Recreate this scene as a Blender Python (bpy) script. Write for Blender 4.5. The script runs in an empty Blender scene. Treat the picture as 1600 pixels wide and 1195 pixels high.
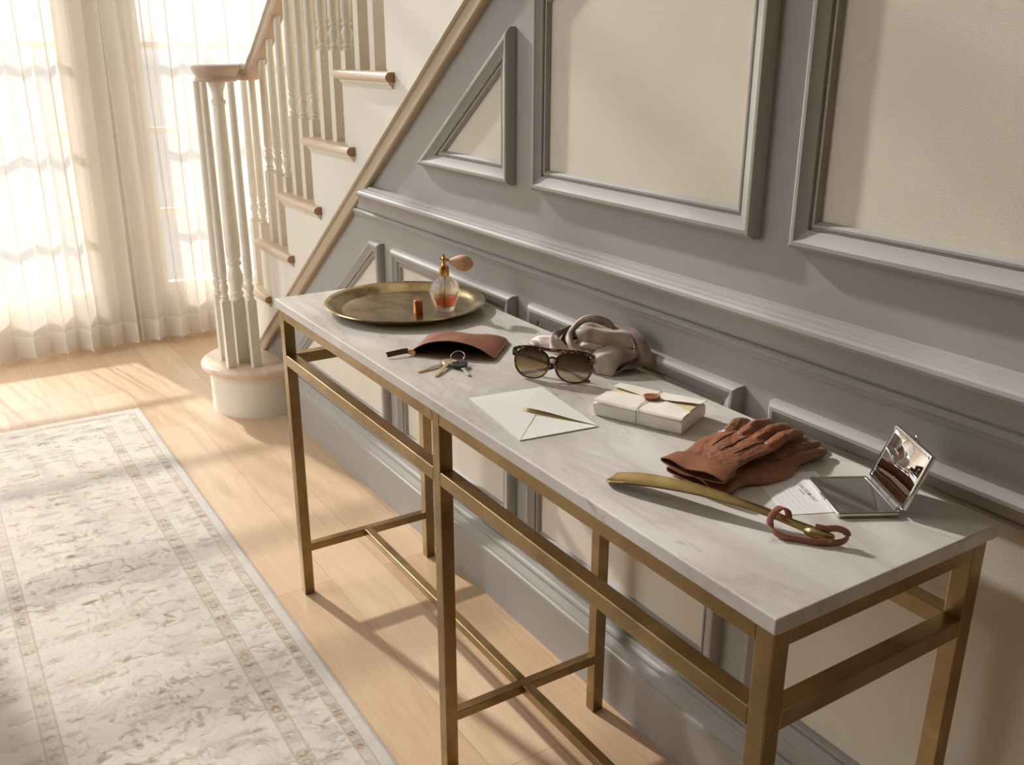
import bpy, math, random
import numpy as np
from mathutils import Vector, Matrix, noise
PI = math.pi
random.seed(7)
sc = bpy.context.scene
col = sc.collection

# ------------------------------------------------------------------ camera
cam_d = bpy.data.cameras.new('camera')
cam = bpy.data.objects.new('camera', cam_d); col.objects.link(cam)
cam_d.sensor_width = 36.0; cam_d.lens = 1473.6 / 1600 * 36.0
cam.rotation_euler = (1.2277, -0.0030, 1.0053)
cam.location = (2.3024, -1.1738, 1.4696)
cam_d.clip_start = 0.02
sc.camera = cam
# ------------------------------------------------------------------ light
w = bpy.data.worlds.new('world'); sc.world = w; w.use_nodes = True
bg = w.node_tree.nodes['Background']
bg.inputs[1].default_value = 1.0
_tc = w.node_tree.nodes.new('ShaderNodeTexCoord'); _sp = w.node_tree.nodes.new('ShaderNodeSeparateXYZ'); _rp = w.node_tree.nodes.new('ShaderNodeValToRGB')
w.node_tree.links.new(_tc.outputs['Generated'], _sp.inputs[0])
_mr = w.node_tree.nodes.new('ShaderNodeMapRange'); w.node_tree.links.new(_sp.outputs[2], _mr.inputs[0]); _mr.inputs[1].default_value = -0.3; _mr.inputs[2].default_value = 0.7
w.node_tree.links.new(_mr.outputs[0], _rp.inputs[0]); w.node_tree.links.new(_rp.outputs[0], bg.inputs[0])
_e = _rp.color_ramp.elements       # hazy ground below the horizon, pale sky above it
_e[0].position = 0.0; _e[0].color = (1.45, 1.45, 1.43, 1); _e[1].position = 1.0; _e[1].color = (6.6, 6.9, 7.2, 1)
_x = _e.new(0.28); _x.color = (1.6, 1.62, 1.62, 1); _x = _e.new(0.42); _x.color = (6.0, 6.15, 6.3, 1)
sun_d = bpy.data.lights.new('sun', 'SUN'); sun = bpy.data.objects.new('sun', sun_d); col.objects.link(sun)
sun_d.energy = 18.5; sun_d.color = (1.0, 0.965, 0.93); sun_d.angle = math.radians(1.9)
SUN = Vector((1.0, 0.20, -0.58))
sun.rotation_euler = SUN.to_track_quat('-Z', 'Y').to_euler()
sun.location = (-6, -1, 5)
sc.view_settings.view_transform = 'Standard'
sc.view_settings.look = 'None'
sc.view_settings.gamma = 1.0
sc.view_settings.use_curve_mapping = False
sc.view_settings.exposure = -0.86

# ------------------------------------------------------------------ materials
def srgb(r, g, b):
    f = lambda c: (c/255/12.92 if c/255 <= 0.04045 else ((c/255+0.055)/1.055)**2.4)
    return (f(r), f(g), f(b), 1)
class NT:
    def __init__(s, name):
        s.m = bpy.data.materials.new(name); s.m.use_nodes = True
        s.t = s.m.node_tree; s.n = s.t.nodes; s.l = s.t.links
        s.b = s.n['Principled BSDF']; s.out = s.n['Material Output']
    def node(s, ty, **k):
        n = s.n.new(ty)
        for a, v in k.items():
            if a in n.inputs.keys() if isinstance(a, str) else False: n.inputs[a].default_value = v
            else: setattr(n, a, v)
        return n
    def coord(s, scale=(1, 1, 1), rot=(0, 0, 0), kind='Object'):
        tc = s.n.new('ShaderNodeTexCoord'); mp = s.n.new('ShaderNodeMapping')
        s.l.new(tc.outputs[kind], mp.inputs[0]); mp.inputs['Scale'].default_value = scale; mp.inputs['Rotation'].default_value = rot
        return mp.outputs[0]
    def noise(s, vec, scale, detail=4, rough=0.5, dist=0.0):
        n = s.n.new('ShaderNodeTexNoise'); s.l.new(vec, n.inputs['Vector'])
        n.inputs['Scale'].default_value = scale; n.inputs['Detail'].default_value = detail
        n.inputs['Roughness'].default_value = rough; n.inputs['Distortion'].default_value = dist
        return n.outputs['Fac']
    def ramp(s, fac, stops):
        r = s.n.new('ShaderNodeValToRGB'); s.l.new(fac, r.inputs[0])
        e = r.color_ramp.elements
        while len(e) < len(stops): e.new(0.5)
        for x, (p, c) in zip(e, stops): x.position = p; x.color = c
        return r.outputs[0]
    def mix(s, fac, a, b, mode='MIX'):
        m = s.n.new('ShaderNodeMix'); m.data_type = 'RGBA'; m.blend_type = mode
        for i, v in ((0, fac), (6, a), (7, b)):
            if hasattr(v, 'is_linked'): s.l.new(v, m.inputs[i])
            else: m.inputs[i].default_value = v
        return m.outputs[2]
    def color(s, v): s.l.new(v, s.b.inputs['Base Color'])
    def bump(s, h, strength=0.2, dist=0.002):
        b = s.n.new('ShaderNodeBump'); s.l.new(h, b.inputs['Height'])
        b.inputs['Strength'].default_value = strength; b.inputs['Distance'].default_value = dist
        s.l.new(b.outputs[0], s.b.inputs['Normal'])
def simple(name, c, rough=0.5, metal=0.0, noise_amt=0.0, nscale=20, bump=0.0, bscale=200, **kw):
    t = NT(name); t.b.inputs['Roughness'].default_value = rough; t.b.inputs['Metallic'].default_value = metal
    t.b.inputs['Base Color'].default_value = c
    for k, v in kw.items(): t.b.inputs[k.replace('_', ' ')].default_value = v
    v = t.coord()
    f = t.noise(v, nscale)
    dk = tuple(x*(1-noise_amt) for x in c[:3]) + (1,); lt = tuple(min(1, x*(1+noise_amt*0.6)) for x in c[:3]) + (1,)
    t.color(t.ramp(f, [(0.3, dk), (0.7, lt)]))
    if bump: t.bump(t.noise(v, bscale, 3), bump, 0.001)
    return t.m
M = {}
M['grey'] = simple('grey_panel_paint', srgb(170, 166, 160), 0.60, noise_amt=0.03, nscale=6, bump=0.06, bscale=120)
M['cream'] = simple('cream_paint', srgb(242, 237, 226), 0.5, noise_amt=0.02, nscale=4)
M['infill'] = simple('cream_textured_wallpaper', srgb(233, 224, 207), 0.75, noise_amt=0.03, nscale=8, bump=0.3, bscale=420)
M['plain_wall'] = simple('plain_wall_paint', srgb(212, 203, 188), 0.7, noise_amt=0.03, nscale=4)
M['dark_unseen_wall'] = simple('darkened_unseen_wall_paint', srgb(158, 144, 126), 0.7, noise_amt=0.03, nscale=4)  # unseen walls given a darker colour to cut bounce light
M['taupe'] = simple('taupe_trim_paint', srgb(188, 168, 138), 0.45, noise_amt=0.03, nscale=5)
M['white_wood'] = simple('ivory_satin_paint', srgb(236, 229, 214), 0.38, noise_amt=0.02, nscale=6)
M['oak_rail'] = simple('pale_oak_rail', srgb(204, 182, 160), 0.35, noise_amt=0.10, nscale=14)
M['dark_end'] = simple('oak_end_grain', srgb(176, 136, 106), 0.5, noise_amt=0.15, nscale=90)

def tread_mat():
    t = NT('pale_oak_tread'); v = t.coord((2, 30, 30)); f = t.noise(v, 1.5, 6, 0.6, 0.3)
    t.color(t.ramp(f, [(0.3, srgb(222, 194, 164)), (0.7, srgb(238, 216, 190))])); t.b.inputs['Roughness'].default_value = 0.35
    return t.m
M['tread'] = tread_mat()
def floor_mat():
    t = NT('light_oak_planks')
    v = t.coord((1, 1, 1))
    br = t.n.new('ShaderNodeTexBrick'); t.l.new(v, br.inputs['Vector'])
    br.offset = 0.37; br.inputs['Scale'].default_value = 1.0
    br.inputs['Brick Width'].default_value = 1.45; br.inputs['Row Height'].default_value = 0.165
    br.inputs['Mortar Size'].default_value = 0.0009; br.inputs['Mortar Smooth'].default_value = 0.2
    br.inputs['Color1'].default_value = (0, 0, 0, 1); br.inputs['Color2'].default_value = (1, 1, 1, 1); br.inputs['Mortar'].default_value = (0.5, 0.5, 0.5, 1)
    # per plank shift of the grain
    mp = t.n.new('ShaderNodeVectorMath'); mp.operation = 'MULTIPLY_ADD'
    t.l.new(br.outputs['Color'], mp.inputs[0]); mp.inputs[1].default_value = (7, 3, 5)
    sc1 = t.n.new('ShaderNodeVectorMath'); sc1.operation = 'MULTIPLY'; t.l.new(v, sc1.inputs[0]); sc1.inputs[1].default_value = (1.3, 16, 1)
    t.l.new(sc1.outputs[0], mp.inputs[2])
    g1 = t.noise(mp.outputs[0], 1.6, 6, 0.6, 0.8)
    sc2 = t.n.new('ShaderNodeVectorMath'); sc2.operation = 'MULTIPLY'; t.l.new(v, sc2.inputs[0]); sc2.inputs[1].default_value = (6, 160, 1)
    g2 = t.noise(sc2.outputs[0], 2.0, 3, 0.6)
    knot = t.noise(mp.outputs[0], 0.7, 3, 0.5, 1.8)
    c = t.ramp(g1, [(0.25, srgb(196, 162, 126)), (0.5, srgb(214, 183, 148)), (0.75, srgb(228, 200, 168))])
    c = t.mix(0.35, c, t.ramp(g2, [(0.3, srgb(188, 152, 116)), (0.7, srgb(230, 204, 172))]))
    c = t.mix(t.ramp(knot, [(0.62, (0, 0, 0, 1)), (0.78, (0.5, 0.5, 0.5, 1))]), c, srgb(160, 120, 84))
    c = t.mix(0.32, c, t.ramp(br.outputs['Color'], [(0.0, srgb(184, 144, 106)), (1.0, srgb(238, 212, 180))]))
    seam = t.n.new('ShaderNodeMath'); seam.operation = 'MULTIPLY'; t.l.new(br.outputs['Fac'], seam.inputs[0]); seam.inputs[1].default_value = 0.5
    c = t.mix(seam.outputs[0], c, srgb(120, 84, 54))
    t.color(c)
    t.b.inputs['Roughness'].default_value = 0.36
    t.b.inputs['Specular IOR Level'].default_value = 0.45
    t.bump(g2, 0.05, 0.001)
    return t.m
M['floor'] = floor_mat()
def marble_mat():
    t = NT('pale_marble')
    v = t.coord((1, 1, 1), (0, 0, 0.25))
    st = t.coord((0.9, 2.6, 1), (0, 0, 0.28))
    a = t.noise(st, 3.2, 6, 0.55, 0.5)
    b = t.noise(v, 3, 5, 0.55, 0.6)
    vn = t.noise(st, 2.2, 5, 0.55, 0.8)
    c = t.ramp(a, [(0.28, srgb(203, 196, 187)), (0.5, srgb(222, 217, 210)), (0.7, srgb(234, 231, 227))])
    c = t.mix(t.ramp(b, [(0.35, (0.35, 0.35, 0.35, 1)), (0.65, (0, 0, 0, 1))]), c, srgb(200, 192, 182))
    c = t.mix(t.ramp(vn, [(0.47, (0, 0, 0, 1)), (0.5, (0.22, 0.22, 0.22, 1)), (0.53, (0, 0, 0, 1))]), c, srgb(150, 134, 116))
    fl = t.noise(t.coord((1, 3.5, 1), (0, 0, 0.3)), 15, 3, 0.6, 0.6)
    c = t.mix(t.ramp(fl, [(0.66, (0, 0, 0, 1)), (0.76, (0.55, 0.55, 0.55, 1))]), c, srgb(158, 142, 124))
    t.color(c); t.b.inputs['Roughness'].default_value = 0.24; t.b.inputs['Specular IOR Level'].default_value = 0.4
    t.b.inputs['Coat Weight'].default_value = 0.15; t.b.inputs['Coat Roughness'].default_value = 0.1
    return t.m
M['marble'] = marble_mat()
def brass_mat(name, c1, c2, rough, scale=30, stretch=(1, 1, 1), anis=0.0):
    t = NT(name); v = t.coord(stretch)
    f = t.noise(v, scale, 5, 0.6, 0.4)
    t.color(t.ramp(f, [(0.3, c1), (0.7, c2)])); t.b.inputs['Metallic'].default_value = 1.0
    r = t.n.new('ShaderNodeMapRange'); t.l.new(f, r.inputs[0]); r.inputs[3].default_value = rough*0.8; r.inputs[4].default_value = rough*1.25
    t.l.new(r.outputs[0], t.b.inputs['Roughness'])
    t.b.inputs['Anisotropic'].default_value = anis
    return t.m
M['brass'] = brass_mat('brushed_antique_brass', srgb(136, 112, 76), srgb(172, 148, 108), 0.34, 10)
M['tray_brass'] = brass_mat('aged_tray_brass', srgb(138, 116, 78), srgb(222, 204, 162), 0.20, 11, (1, 1.6, 1))
M['horn_brass'] = brass_mat('aged_shoehorn_brass', srgb(166, 142, 92), srgb(198, 178, 128), 0.30, 12)
M['gold'] = brass_mat('gold_metal', srgb(206, 158, 96), srgb(228, 184, 120), 0.2, 40)
M['copper'] = brass_mat('copper_metal', srgb(206, 130, 98), srgb(226, 154, 120), 0.28, 40)
M['silver'] = brass_mat('polished_silver', srgb(200, 198, 196), srgb(220, 218, 215), 0.12, 30)
M['mirror'] = simple('mirror_glass', (0.9, 0.9, 0.9, 1), 0.015, 1.0)
def leather(name, c, dark, bump=0.35, bscale=420, rough=0.42):
    t = NT(name); v = t.coord()
    f = t.noise(v, 28, 5, 0.6, 0.3)
    t.color(t.ramp(f, [(0.25, dark), (0.7, c)])); t.b.inputs['Roughness'].default_value = rough
    vo = t.n.new('ShaderNodeTexVoronoi'); t.l.new(v, vo.inputs['Vector']); vo.inputs['Scale'].default_value = bscale
    t.bump(vo.outputs['Distance'], bump, 0.0006)
    return t.m
M['pouch_leather'] = leather('reddish_brown_leather', srgb(152, 98, 76), srgb(126, 74, 56), 0.12, 700)
M['pull_leather'] = leather('dark_oxblood_leather', srgb(96, 50, 42), srgb(72, 36, 30), 0.12, 700)
M['inner'] = simple('dark_lining', srgb(104, 76, 58), 0.8, noise_amt=0.1)
M['glove_leather'] = leather('tan_brown_glove_leather', srgb(158, 104, 72), srgb(126, 78, 52), 0.55, 380, 0.36)
M['glove_dark'] = leather('dark_seam_cuff_shade_leather', srgb(92, 54, 38), srgb(66, 38, 28), 0.2, 380, 0.6)  # dark leather of the seams; also painted shade inside the cuff
M['stitch'] = simple('tan_thread', srgb(196, 140, 104), 0.6)
M['strap_leather'] = leather('rose_brown_strap_leather', srgb(178, 120, 98), srgb(152, 96, 76), 0.12, 700)
M['paper'] = simple('ivory_paper', srgb(249, 247, 241), 0.6, noise_amt=0.01, nscale=50, bump=0.05, bscale=500)
M['paper_inner'] = simple('buff_paper', srgb(226, 206, 160), 0.65)
M['wrap_paper'] = simple('cream_wrapping_paper', srgb(246, 240, 226), 0.5, noise_amt=0.015, nscale=30, bump=0.1, bscale=60)
M['card'] = simple('white_card', srgb(236, 234, 234), 0.55)
M['ink'] = simple('grey_ink', srgb(84, 80, 88), 0.7)
M['inkline'] = simple('pale_grey_ink', srgb(176, 174, 180), 0.7)
M['wax'] = simple('copper_sealing_wax', srgb(178, 112, 82), 0.35, metal=0.25, noise_amt=0.1, nscale=120)
M['string'] = simple('grey_string', srgb(120, 112, 100), 0.7)
M['key_brass'] = brass_mat('key_brass', srgb(204, 184, 150), srgb(226, 208, 178), 0.42, 60)
M['zipm'] = simple('dull_zip_metal', srgb(176, 146, 122), 0.4, 0.6, noise_amt=0.1)
M['black_plastic'] = simple('black_plastic', srgb(34, 34, 36), 0.4, noise_amt=0.1)
M['bulb'] = simple('peach_silk_bulb', srgb(220, 170, 138), 0.6, noise_amt=0.06, nscale=60)
def tort_mat():
    t = NT('tortoiseshell'); v = t.coord((1, 1, 1))
    f = t.noise(v, 95, 2, 0.5, 0.6)
    t.color(t.ramp(f, [(0.46, srgb(34, 24, 18)), (0.56, srgb(78, 50, 30)), (0.63, srgb(176, 116, 56)), (0.75, srgb(120, 76, 40))]))
    t.b.inputs['Roughness'].default_value = 0.15; t.b.inputs['Coat Weight'].default_value = 0.5
    return t.m
M['tort'] = tort_mat()
def lens_mat():
    t = NT('graduated_brown_lens')
    tc = t.n.new('ShaderNodeTexCoord'); sp = t.n.new('ShaderNodeSeparateXYZ'); t.l.new(tc.outputs['Object'], sp.inputs[0])
    mr = t.n.new('ShaderNodeMapRange'); t.l.new(sp.outputs[2], mr.inputs[0]); mr.inputs[1].default_value = -0.024; mr.inputs[2].default_value = 0.024
    c = t.ramp(mr.outputs[0], [(0.0, srgb(232, 226, 206)), (0.5, srgb(196, 178, 150)), (1.0, srgb(110, 78, 64))])
    tr = t.n.new('ShaderNodeBsdfTransparent'); t.l.new(c, tr.inputs[0])
    gl = t.n.new('ShaderNodeBsdfGlossy'); gl.inputs['Roughness'].default_value = 0.02; gl.inputs[0].default_value = (1, 1, 1, 1)
    df = t.n.new('ShaderNodeBsdfDiffuse'); t.l.new(c, df.inputs[0])
    m0 = t.n.new('ShaderNodeMixShader'); m0.inputs[0].default_value = 0.2; t.l.new(tr.outputs[0], m0.inputs[1]); t.l.new(df.outputs[0], m0.inputs[2])
    m1 = t.n.new('ShaderNodeMixShader'); m1.inputs[0].default_value = 0.09; t.l.new(m0.outputs[0], m1.inputs[1]); t.l.new(gl.outputs[0], m1.inputs[2])
    t.l.new(m1.outputs[0], t.out.inputs[0]); return t.m
M['lens'] = lens_mat()
def satin_mat(name, ca, cb, cc):
    t = NT(name); v = t.coord()
    f = t.noise(v, 14, 2, 0.4, 0.8)
    c = t.ramp(f, [(0.38, ca), (0.5, cb), (0.62, cc)])
    t.color(c); t.b.inputs['Roughness'].default_value = 0.46; t.b.inputs['Sheen Weight'].default_value = 0.3; t.b.inputs['Specular IOR Level'].default_value = 0.4
    wv = t.noise(v, 900, 1)
    t.bump(wv, 0.06, 0.0004)
    return t.m
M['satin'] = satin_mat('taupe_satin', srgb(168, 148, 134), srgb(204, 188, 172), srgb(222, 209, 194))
M['satin_dark'] = satin_mat('dark_mauve_satin', srgb(112, 90, 82), srgb(142, 120, 110), srgb(158, 138, 126))  # darker satin for back and inner bands, tail and heap
def glass_mat(name, c, tfac, rough=0.0, ior=1.45):
    t = NT(name); g = t.n.new('ShaderNodeBsdfGlass'); g.inputs['Color'].default_value = c; g.inputs['IOR'].default_value = ior; g.inputs['Roughness'].default_value = rough
    tr = t.n.new('ShaderNodeBsdfTransparent'); tr.inputs[0].default_value = c
    m = t.n.new('ShaderNodeMixShader'); m.inputs[0].default_value = tfac; t.l.new(g.outputs[0], m.inputs[1]); t.l.new(tr.outputs[0], m.inputs[2])
    t.l.new(m.outputs[0], t.out.inputs[0]); return t.m
M['glass'] = glass_mat('clear_bottle_glass', (0.985, 0.98, 0.975, 1), 0.5)
M['liquid'] = glass_mat('peach_perfume', (0.93, 0.45, 0.28, 1), 0.4, 0.02, 1.33)
def pane_mat():
    t = NT('window_glass'); tr = t.n.new('ShaderNodeBsdfTransparent'); gl = t.n.new('ShaderNodeBsdfGlossy'); gl.inputs['Roughness'].default_value = 0.0
    m = t.n.new('ShaderNodeMixShader'); m.inputs[0].default_value = 0.06
    t.l.new(tr.outputs[0], m.inputs[1]); t.l.new(gl.outputs[0], m.inputs[2]); t.l.new(m.outputs[0], t.out.inputs[0]); return t.m
M['pane'] = pane_mat()
def sheer_mat(name, transp):
    t = NT(name)
    v = t.coord((1, 9, 0.5)); f = t.noise(v, 2, 2)
    tr = t.n.new('ShaderNodeBsdfTransparent'); tr.inputs[0].default_value = (1, 1, 1, 1)
    tl = t.n.new('ShaderNodeBsdfTranslucent'); tl.inputs[0].default_value = srgb(248, 243, 236)
    df = t.n.new('ShaderNodeBsdfDiffuse'); df.inputs[0].default_value = srgb(242, 235, 224)
    a = t.n.new('ShaderNodeMixShader'); a.inputs[0].default_value = 0.74; t.l.new(tl.outputs[0], a.inputs[1]); t.l.new(df.outputs[0], a.inputs[2])
    b = t.n.new('ShaderNodeMixShader')
    r = t.n.new('ShaderNodeMapRange'); t.l.new(f, r.inputs[0]); r.inputs[3].default_value = transp+0.06; r.inputs[4].default_value = transp-0.06
    t.l.new(r.outputs[0], b.inputs[0]); t.l.new(a.outputs[0], b.inputs[1]); t.l.new(tr.outputs[0], b.inputs[2])
    t.l.new(b.outputs[0], t.out.inputs[0]); return t.m
M['sheer'] = sheer_mat('sheer_cream_voile', 0.43)
M['hem'] = sheer_mat('double_voile_hem', 0.2)
def rug_mat():
    t = NT('rug_wool'); at = t.n.new('ShaderNodeAttribute'); at.attribute_name = 'pattern'
    v = t.coord((160, 320, 1)); f = t.noise(v, 1.4, 3, 0.6)
    c = t.mix(0.18, at.outputs['Color'], t.ramp(f, [(0.3, srgb(176, 160, 136)), (0.7, srgb(246, 240, 228))]), 'MULTIPLY')
    t.color(c); t.b.inputs['Roughness'].default_value = 0.95; t.b.inputs['Specular IOR Level'].default_value = 0.1
    t.b.inputs['Sheen Weight'].default_value = 0.2
    t.bump(f, 0.6, 0.0018); return t.m
M['rug'] = rug_mat()

# ------------------------------------------------------------------ mesh helpers
class MB:
    def __init__(s): s.v = []; s.f = []
    def add(s, vs, fs):
        o = len(s.v); s.v += [tuple(a) for a in vs]; s.f += [tuple(i+o for i in f) for f in fs]; return s
    def box(s, x0, x1, y0, y1, z0, z1):
        return s.add([(x0,y0,z0),(x1,y0,z0),(x1,y1,z0),(x0,y1,z0),(x0,y0,z1),(x1,y0,z1),(x1,y1,z1),(x0,y1,z1)],
                     [(0,3,2,1),(4,5,6,7),(0,1,5,4),(1,2,6,5),(2,3,7,6),(3,0,4,7)])
    def prism(s, poly, fn, d0, d1):
        """poly: 2D points (ccw or cw); fn(a,b,d) -> 3D"""
        n = len(poly)
        vs = [fn(a, b, d0) for a, b in poly] + [fn(a, b, d1) for a, b in poly]
        return s.add(vs, [tuple(range(n))[::-1], tuple(range(n, 2*n))] + [(i, (i+1) % n, n+(i+1) % n, n+i) for i in range(n)])
    def rings(s, rings, closed_ring=True, cap=True, loop=False):
        n = len(rings[0]); m = len(rings); vs = [p for r in rings for p in r]; fs = []
        for i in range(m if loop else m-1):
            for j in range(n if closed_ring else n-1):
                a = i*n+j; b = i*n+(j+1) % n; c = ((i+1) % m)*n+(j+1) % n; d = ((i+1) % m)*n+j
                fs.append((a, b, c, d))
        if cap and closed_ring and not loop:
            fs.append(tuple(range(n))[::-1]); fs.append(tuple((m-1)*n+j for j in range(n)))
        return s.add(vs, fs)
    def lathe(s, prof, c=(0, 0, 0), n=32, rib=0, ribamp=0.0, cap=True):
        R = []
        for r, z in prof:
            R.append([(c[0]+r*(1+(ribamp*abs(math.cos(rib*t/2)) if rib else 0))*math.cos(t), c[1]+r*(1+(ribamp*abs(math.cos(rib*t/2)) if rib else 0))*math.sin(t), c[2]+z)
                      for t in [2*PI*k/n for k in range(n)]])
        return s.rings(R, cap=cap)
    def tube(s, pts, r, n=10, flat=None, cap=True, loop=False, up=(0, 0, 1)):
        """flat=(w,h): rectangular-ish rounded section"""
        pts = [Vector(p) for p in pts]; R = []; m = len(pts)
        for i, p in enumerate(pts):
            a = pts[(i-1) % m] if (loop or i > 0) else p; b = pts[(i+1) % m] if (loop or i < m-1) else p
            t = (b-a).normalized(); u = Vector(up)
            if abs(t.dot(u)) > 0.98: u = Vector((1, 0, 0))
            sd = t.cross(u).normalized(); up2 = sd.cross(t).normalized()
            rr = r[i] if isinstance(r, (list, tuple)) else r
            ring = []
            for k in range(n):
                th = 2*PI*(k+0.5)/n
                if flat:
                    cx, cy = math.cos(th), math.sin(th); e = 0.35
                    ca = math.copysign(abs(cx)**e, cx)*flat[0]/2; cb = math.copysign(abs(cy)**e, cy)*flat[1]/2
                    ring.append(p+sd*ca+up2*cb)
                else: ring.append(p+sd*math.cos(th)*rr+up2*math.sin(th)*rr)
            R.append(ring)
        return s.rings(R, cap=cap, loop=loop)
    def build(s, name, mat, parent=None, smooth=False, bevel=0.0, bseg=2, kind=None, angle=None):
        me = bpy.data.meshes.new(name); me.from_pydata([tuple(v) for v in s.v], [], s.f); me.validate(); me.update()
        import bmesh
        bm = bmesh.new(); bm.from_mesh(me); bmesh.ops.recalc_face_normals(bm, faces=bm.faces); bm.to_mesh(me); bm.free()
        return mkobj(name, me, mat, parent, smooth, bevel, bseg, kind, angle)
def mkobj(name, me, mat, parent=None, smooth=False, bevel=0.0, bseg=2, kind=None, angle=None):
    me.materials.append(M[mat] if isinstance(mat, str) else mat)
    o = bpy.data.objects.new(name, me); col.objects.link(o)
    if parent is not None: o.parent = parent
    if smooth:
        me.shade_smooth()
        if angle: me.set_sharp_from_angle(angle=math.radians(angle))
    if bevel:
        b = o.modifiers.new('bevel', 'BEVEL'); b.width = bevel; b.segments = bseg; b.limit_method = 'ANGLE'; b.angle_limit = math.radians(35)
    if kind: o['kind'] = kind
    return o
def thing(name, label, cat, loc=(0, 0, 0), rz=0, group=None):
    o = bpy.data.objects.new(name, None); col.objects.link(o); o.empty_display_size = 0.05
    o.location = loc; o.rotation_euler = (0, 0, rz); o['label'] = label; o['category'] = cat
    if group: o['group'] = group
    return o
def tag(o, label, cat, group=None):
    o['label'] = label; o['category'] = cat
    if group: o['group'] = group
    return o
def catmull(P, n=8, loop=False):
    P = [Vector(p) for p in P]; out = []; m = len(P)
    for i in range(m if loop else m-1):
        p0 = P[(i-1) % m] if (loop or i) else P[0]*2-P[1]
        p1 = P[i]; p2 = P[(i+1) % m]; p3 = P[(i+2) % m] if (loop or i < m-2) else P[-1]*2-P[-2]
        for k in range(n):
            t = k/n
            out.append(0.5*((2*p1)+(p2-p0)*t+(2*p0-5*p1+4*p2-p3)*t*t+(3*p1-p0-3*p2+p3)*t**3))
    if not loop: out.append(P[-1])
    return out
def grid_sheet(fn, nu, nv, thick, name, mat, parent, smooth=True):
    """closed sheet: fn(u,v)->Vector, offset along normal by thick"""
    P = [[Vector(fn(i/nu, j/nv)) for j in range(nv+1)] for i in range(nu+1)]
    N = [[None]*(nv+1) for _ in range(nu+1)]
    for i in range(nu+1):
        for j in range(nv+1):
            a = P[min(i+1, nu)][j]-P[max(i-1, 0)][j]; b = P[i][min(j+1, nv)]-P[i][max(j-1, 0)]
            n = a.cross(b); N[i][j] = n.normalized() if n.length > 1e-12 else Vector((0, 0, 1))
    vs = [P[i][j] for i in range(nu+1) for j in range(nv+1)] + [P[i][j]-N[i][j]*thick for i in range(nu+1) for j in range(nv+1)]
    K = (nu+1)*(nv+1); ix = lambda i, j: i*(nv+1)+j; fs = []
    for i in range(nu):
        for j in range(nv):
            fs.append((ix(i, j), ix(i+1, j), ix(i+1, j+1), ix(i, j+1))); fs.append((K+ix(i, j), K+ix(i, j+1), K+ix(i+1, j+1), K+ix(i+1, j)))
    for i in range(nu):
        for j in (0, nv): fs.append((ix(i, j), ix(i+1, j), K+ix(i+1, j), K+ix(i, j)))
    for j in range(nv):
        for i in (0, nu): fs.append((ix(i, j), ix(i, j+1), K+ix(i, j+1), K+ix(i, j)))
    b = MB().add(vs, fs)
    return b.build(name, mat, parent, smooth, angle=60)

# ================================================================== THE ROOM
YW = 0.04                    # face of the panelled wall
XF = -2.80                   # face of the window wall
CEIL = 4.62
diag = lambda x: 0.594+0.715*(x+1.067)          # lower edge of the stair trim on the wall
b = MB(); b.box(XF-0.2, 4.4, -3.2, 1.15, -0.1, 0.0); b.build('floor', 'floor', kind='structure')
b = MB(); b.box(XF-0.2, 4.4, -3.2, 1.15, CEIL, CEIL+0.1); b.build('ceiling', 'cream', kind='structure')
# grey panelled wall below the sloping trim
xz = lambda a, c, d: (a, d, c)
xd = -1.067+(CEIL-0.594)/0.715
b = MB(); b.prism([(-1.067-0.594/0.715, 0), (4.4, 0), (4.4, CEIL), (xd, CEIL)], xz, YW, YW+0.1); b.build('wall_right', 'grey', kind='structure')
# cream wall above the trim, where the stair runs on behind it
XE = -0.27
b = MB(); b.prism([(XE, diag(XE)), (xd, CEIL), (XE, CEIL)], xz, YW, YW+0.1); b.build('wall_stairwell', 'cream', kind='structure')
b = MB(); b.box(XF-0.2, 4.4, 1.05, 1.15, 0, CEIL); b.build('wall_stair_back', 'cream', kind='structure')
# window walls built round their openings
def wall_openings(name, axis, c0, c1, a0, a1, openings, mat):
    """axis 'x': wall across y at x in c0..c1; openings (lo,hi,z0,z1)"""
    b = MB(); cur = a0
    def bx(l, h, z0, z1):
        if axis == 'x': b.box(c0, c1, l, h, z0, z1)
        else: b.box(l, h, c0, c1, z0, z1)
    for lo, hi, z0, z1 in sorted(openings):
        bx(cur, lo, 0, CEIL); bx(lo, hi, 0, z0); bx(lo, hi, z1, CEIL); cur = hi
    bx(cur, a1, 0, CEIL)
    return b.build(name, mat, kind='structure')
WZ0, WZ1 = 0.235, 4.34
OP = [(-1.80, -0.43, WZ0, WZ1), (-0.11, 0.62, WZ0, WZ1)]
wall_openings('wall_windows', 'x', XF-0.2, XF, -3.2, 1.05, OP, 'plain_wall')
FILL_OP = [(-2.68, -0.45, 0.2, 4.45)]  # added window out of view, sized for fill light
wall_openings('wall_left', 'y', -3.2, -3.0, XF, 4.4, FILL_OP, 'dark_unseen_wall')
wall_openings('wall_behind', 'x', 4.2, 4.4, -3.0, YW, [], 'dark_unseen_wall')
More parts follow.
